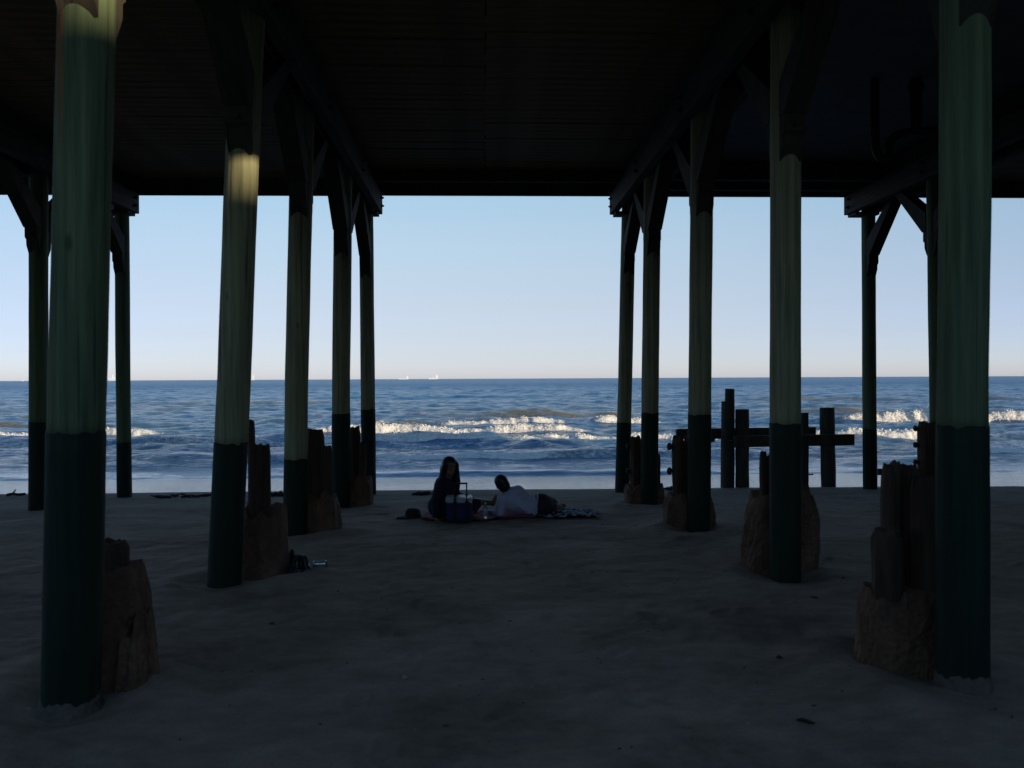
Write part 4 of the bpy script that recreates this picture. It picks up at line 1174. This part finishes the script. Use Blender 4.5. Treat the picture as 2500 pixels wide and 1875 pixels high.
for px_, py_, Y_, ln, an, lab in ((1967, 1793, 4.15, 0.09, -0.5, 'small dark stick on the sand low on the right'), (1903, 1627, 5.1, 0.035, 0.0, 'tiny dark twig on the sand left of the stump cluster')):
    p_ = at(px_, py_, Y_); g_ = float(ground(np.array([p_.x]), np.array([Y_]))[0])
    d_ = Vector((math.cos(an), math.sin(an), 0)) * ln / 2
    bm = bmesh.new(); add_tube(bm, [-d_, -d_ * 0.3 + Vector((0, 0.006, 0.004)), d_ * 0.4, d_], [0.006, 0.011, 0.010, 0.004], 7)
    tag(bm_obj('stick', bm, M['weed'], None, (p_.x, Y_, g_ + 0.008)), lab, 'stick', 'sticks on the sand')

rs = np.random.RandomState(8)
nb = 420
dy_ = 2.0 + 13.5 * rs.rand(nb) ** 1.3; dx_ = (rs.rand(nb) - 0.5) * 1.7 * np.maximum(dy_, 3)
dz_ = ground(dx_, dy_)
Vs, Fs = [], []
for i in range(nb):
    a_ = rs.rand() * 6.28; sz_ = rs.uniform(0.003, 0.009) * (1 + (rs.rand() > 0.95) * 1.3)
    b_ = iv * np.array([sz_ * rs.uniform(1, 2.4), sz_, sz_ * 0.45]) * (1 + 0.5 * (rs.rand(len(iv), 1) - 0.5))
    b_ = b_ @ np.array([[math.cos(a_), math.sin(a_), 0], [-math.sin(a_), math.cos(a_), 0], [0, 0, 1]])
    Vs.append(b_ + np.array([dx_[i], dy_[i], dz_[i] + sz_ * 0.2])); Fs.append(ifc + i * len(iv))
me = bpy.data.meshes.new('shell_and_weed_crumbs'); me.from_pydata(np.concatenate(Vs).tolist(), [], np.concatenate(Fs).tolist())
t = NT('crumbs'); g = t.noise(t.coord((7, 7, 7)), 1, 2)
t.set(Base_Color=t.ramp(g, [(0.40, (0.02, 0.015, 0.011)), (0.56, (0.05, 0.038, 0.028)), (0.62, (0.30, 0.26, 0.22))]), Roughness=0.8)
tag(link('shell_and_weed_crumbs', me, t.m), 'small shell bits and weed crumbs scattered over the sand', 'debris', kind='stuff')

# ------------------------------------------------------------------ ships on the horizon
YS = 6000.0
def ship(px, ln, label, tall, dirn, towers):
    p_ = at(px, 924, YS)
    ln *= 1.15; tall *= 1.3
    root = empty('cargo_ship', (p_.x, YS, WATER)); tag(root, label, 'ship', 'ships on the horizon')
    bm = bmesh.new(); L2 = ln / 2; w_ = ln * 0.08; hh = tall * 0.38
    pr = [(-L2, 0.8), (-L2 * 0.9, 0), (L2 * 0.9, 0), (L2, 1.15)]
    A_ = [bm.verts.new((dirn * x, -w_, z * hh)) for x, z in ((-L2, 0.9), (-L2 * 0.94, -0.2), (L2 * 0.88, -0.2), (L2, 1.2), (L2 * 0.8, 0.9))]
    B_ = [bm.verts.new((v_.co.x, w_, v_.co.z)) for v_ in A_]
    bm.faces.new(A_); bm.faces.new(list(reversed(B_)))
    for q_ in range(5): bm.faces.new((A_[q_], A_[(q_ + 1) % 5], B_[(q_ + 1) % 5], B_[q_]))
    bm_obj('hull', bm, M['ship_hull'], root)
    for nm, x, wd, z0, z1 in towers:
        box_obj(nm, (dirn * x * L2, 0, tall * (z0 + z1) / 2), (wd * ln, w_ * 1.5, tall * (z1 - z0)), M['ship_white'], root)
ship(1058, 62, 'cargo ship with a tall white stern tower, rightmost on the horizon', 26, -1, [('bridge_tower', -0.72, 0.2, 0.36, 0.8), ('mast', -0.6, 0.03, 0.8, 1.15), ('crane', 0.2, 0.03, 0.36, 0.55)])
ship(985, 66, 'low long ship with a small white stern house on the horizon', 17, -1, [('bridge_tower', -0.75, 0.16, 0.36, 0.85), ('mast', -0.7, 0.03, 0.85, 1.1)])
ship(617, 24, 'white ship peeking out right of the leaning pile', 32, -1, [('bridge_tower', -0.3, 0.4, 0.36, 0.7), ('mast', -0.2, 0.06, 0.7, 1.1)])
ship(273, 40, 'ship with a tall mast seen between the two left piles', 34, -1, [('bridge_tower', -0.4, 0.35, 0.3, 0.6), ('mast', -0.2, 0.05, 0.6, 1.0), ('crane', 0.4, 0.04, 0.3, 0.5)])
ship(56, 12, 'tiny white boat on the horizon at far left', 9, 1, [('cabin', -0.2, 0.4, 0.36, 0.8)])
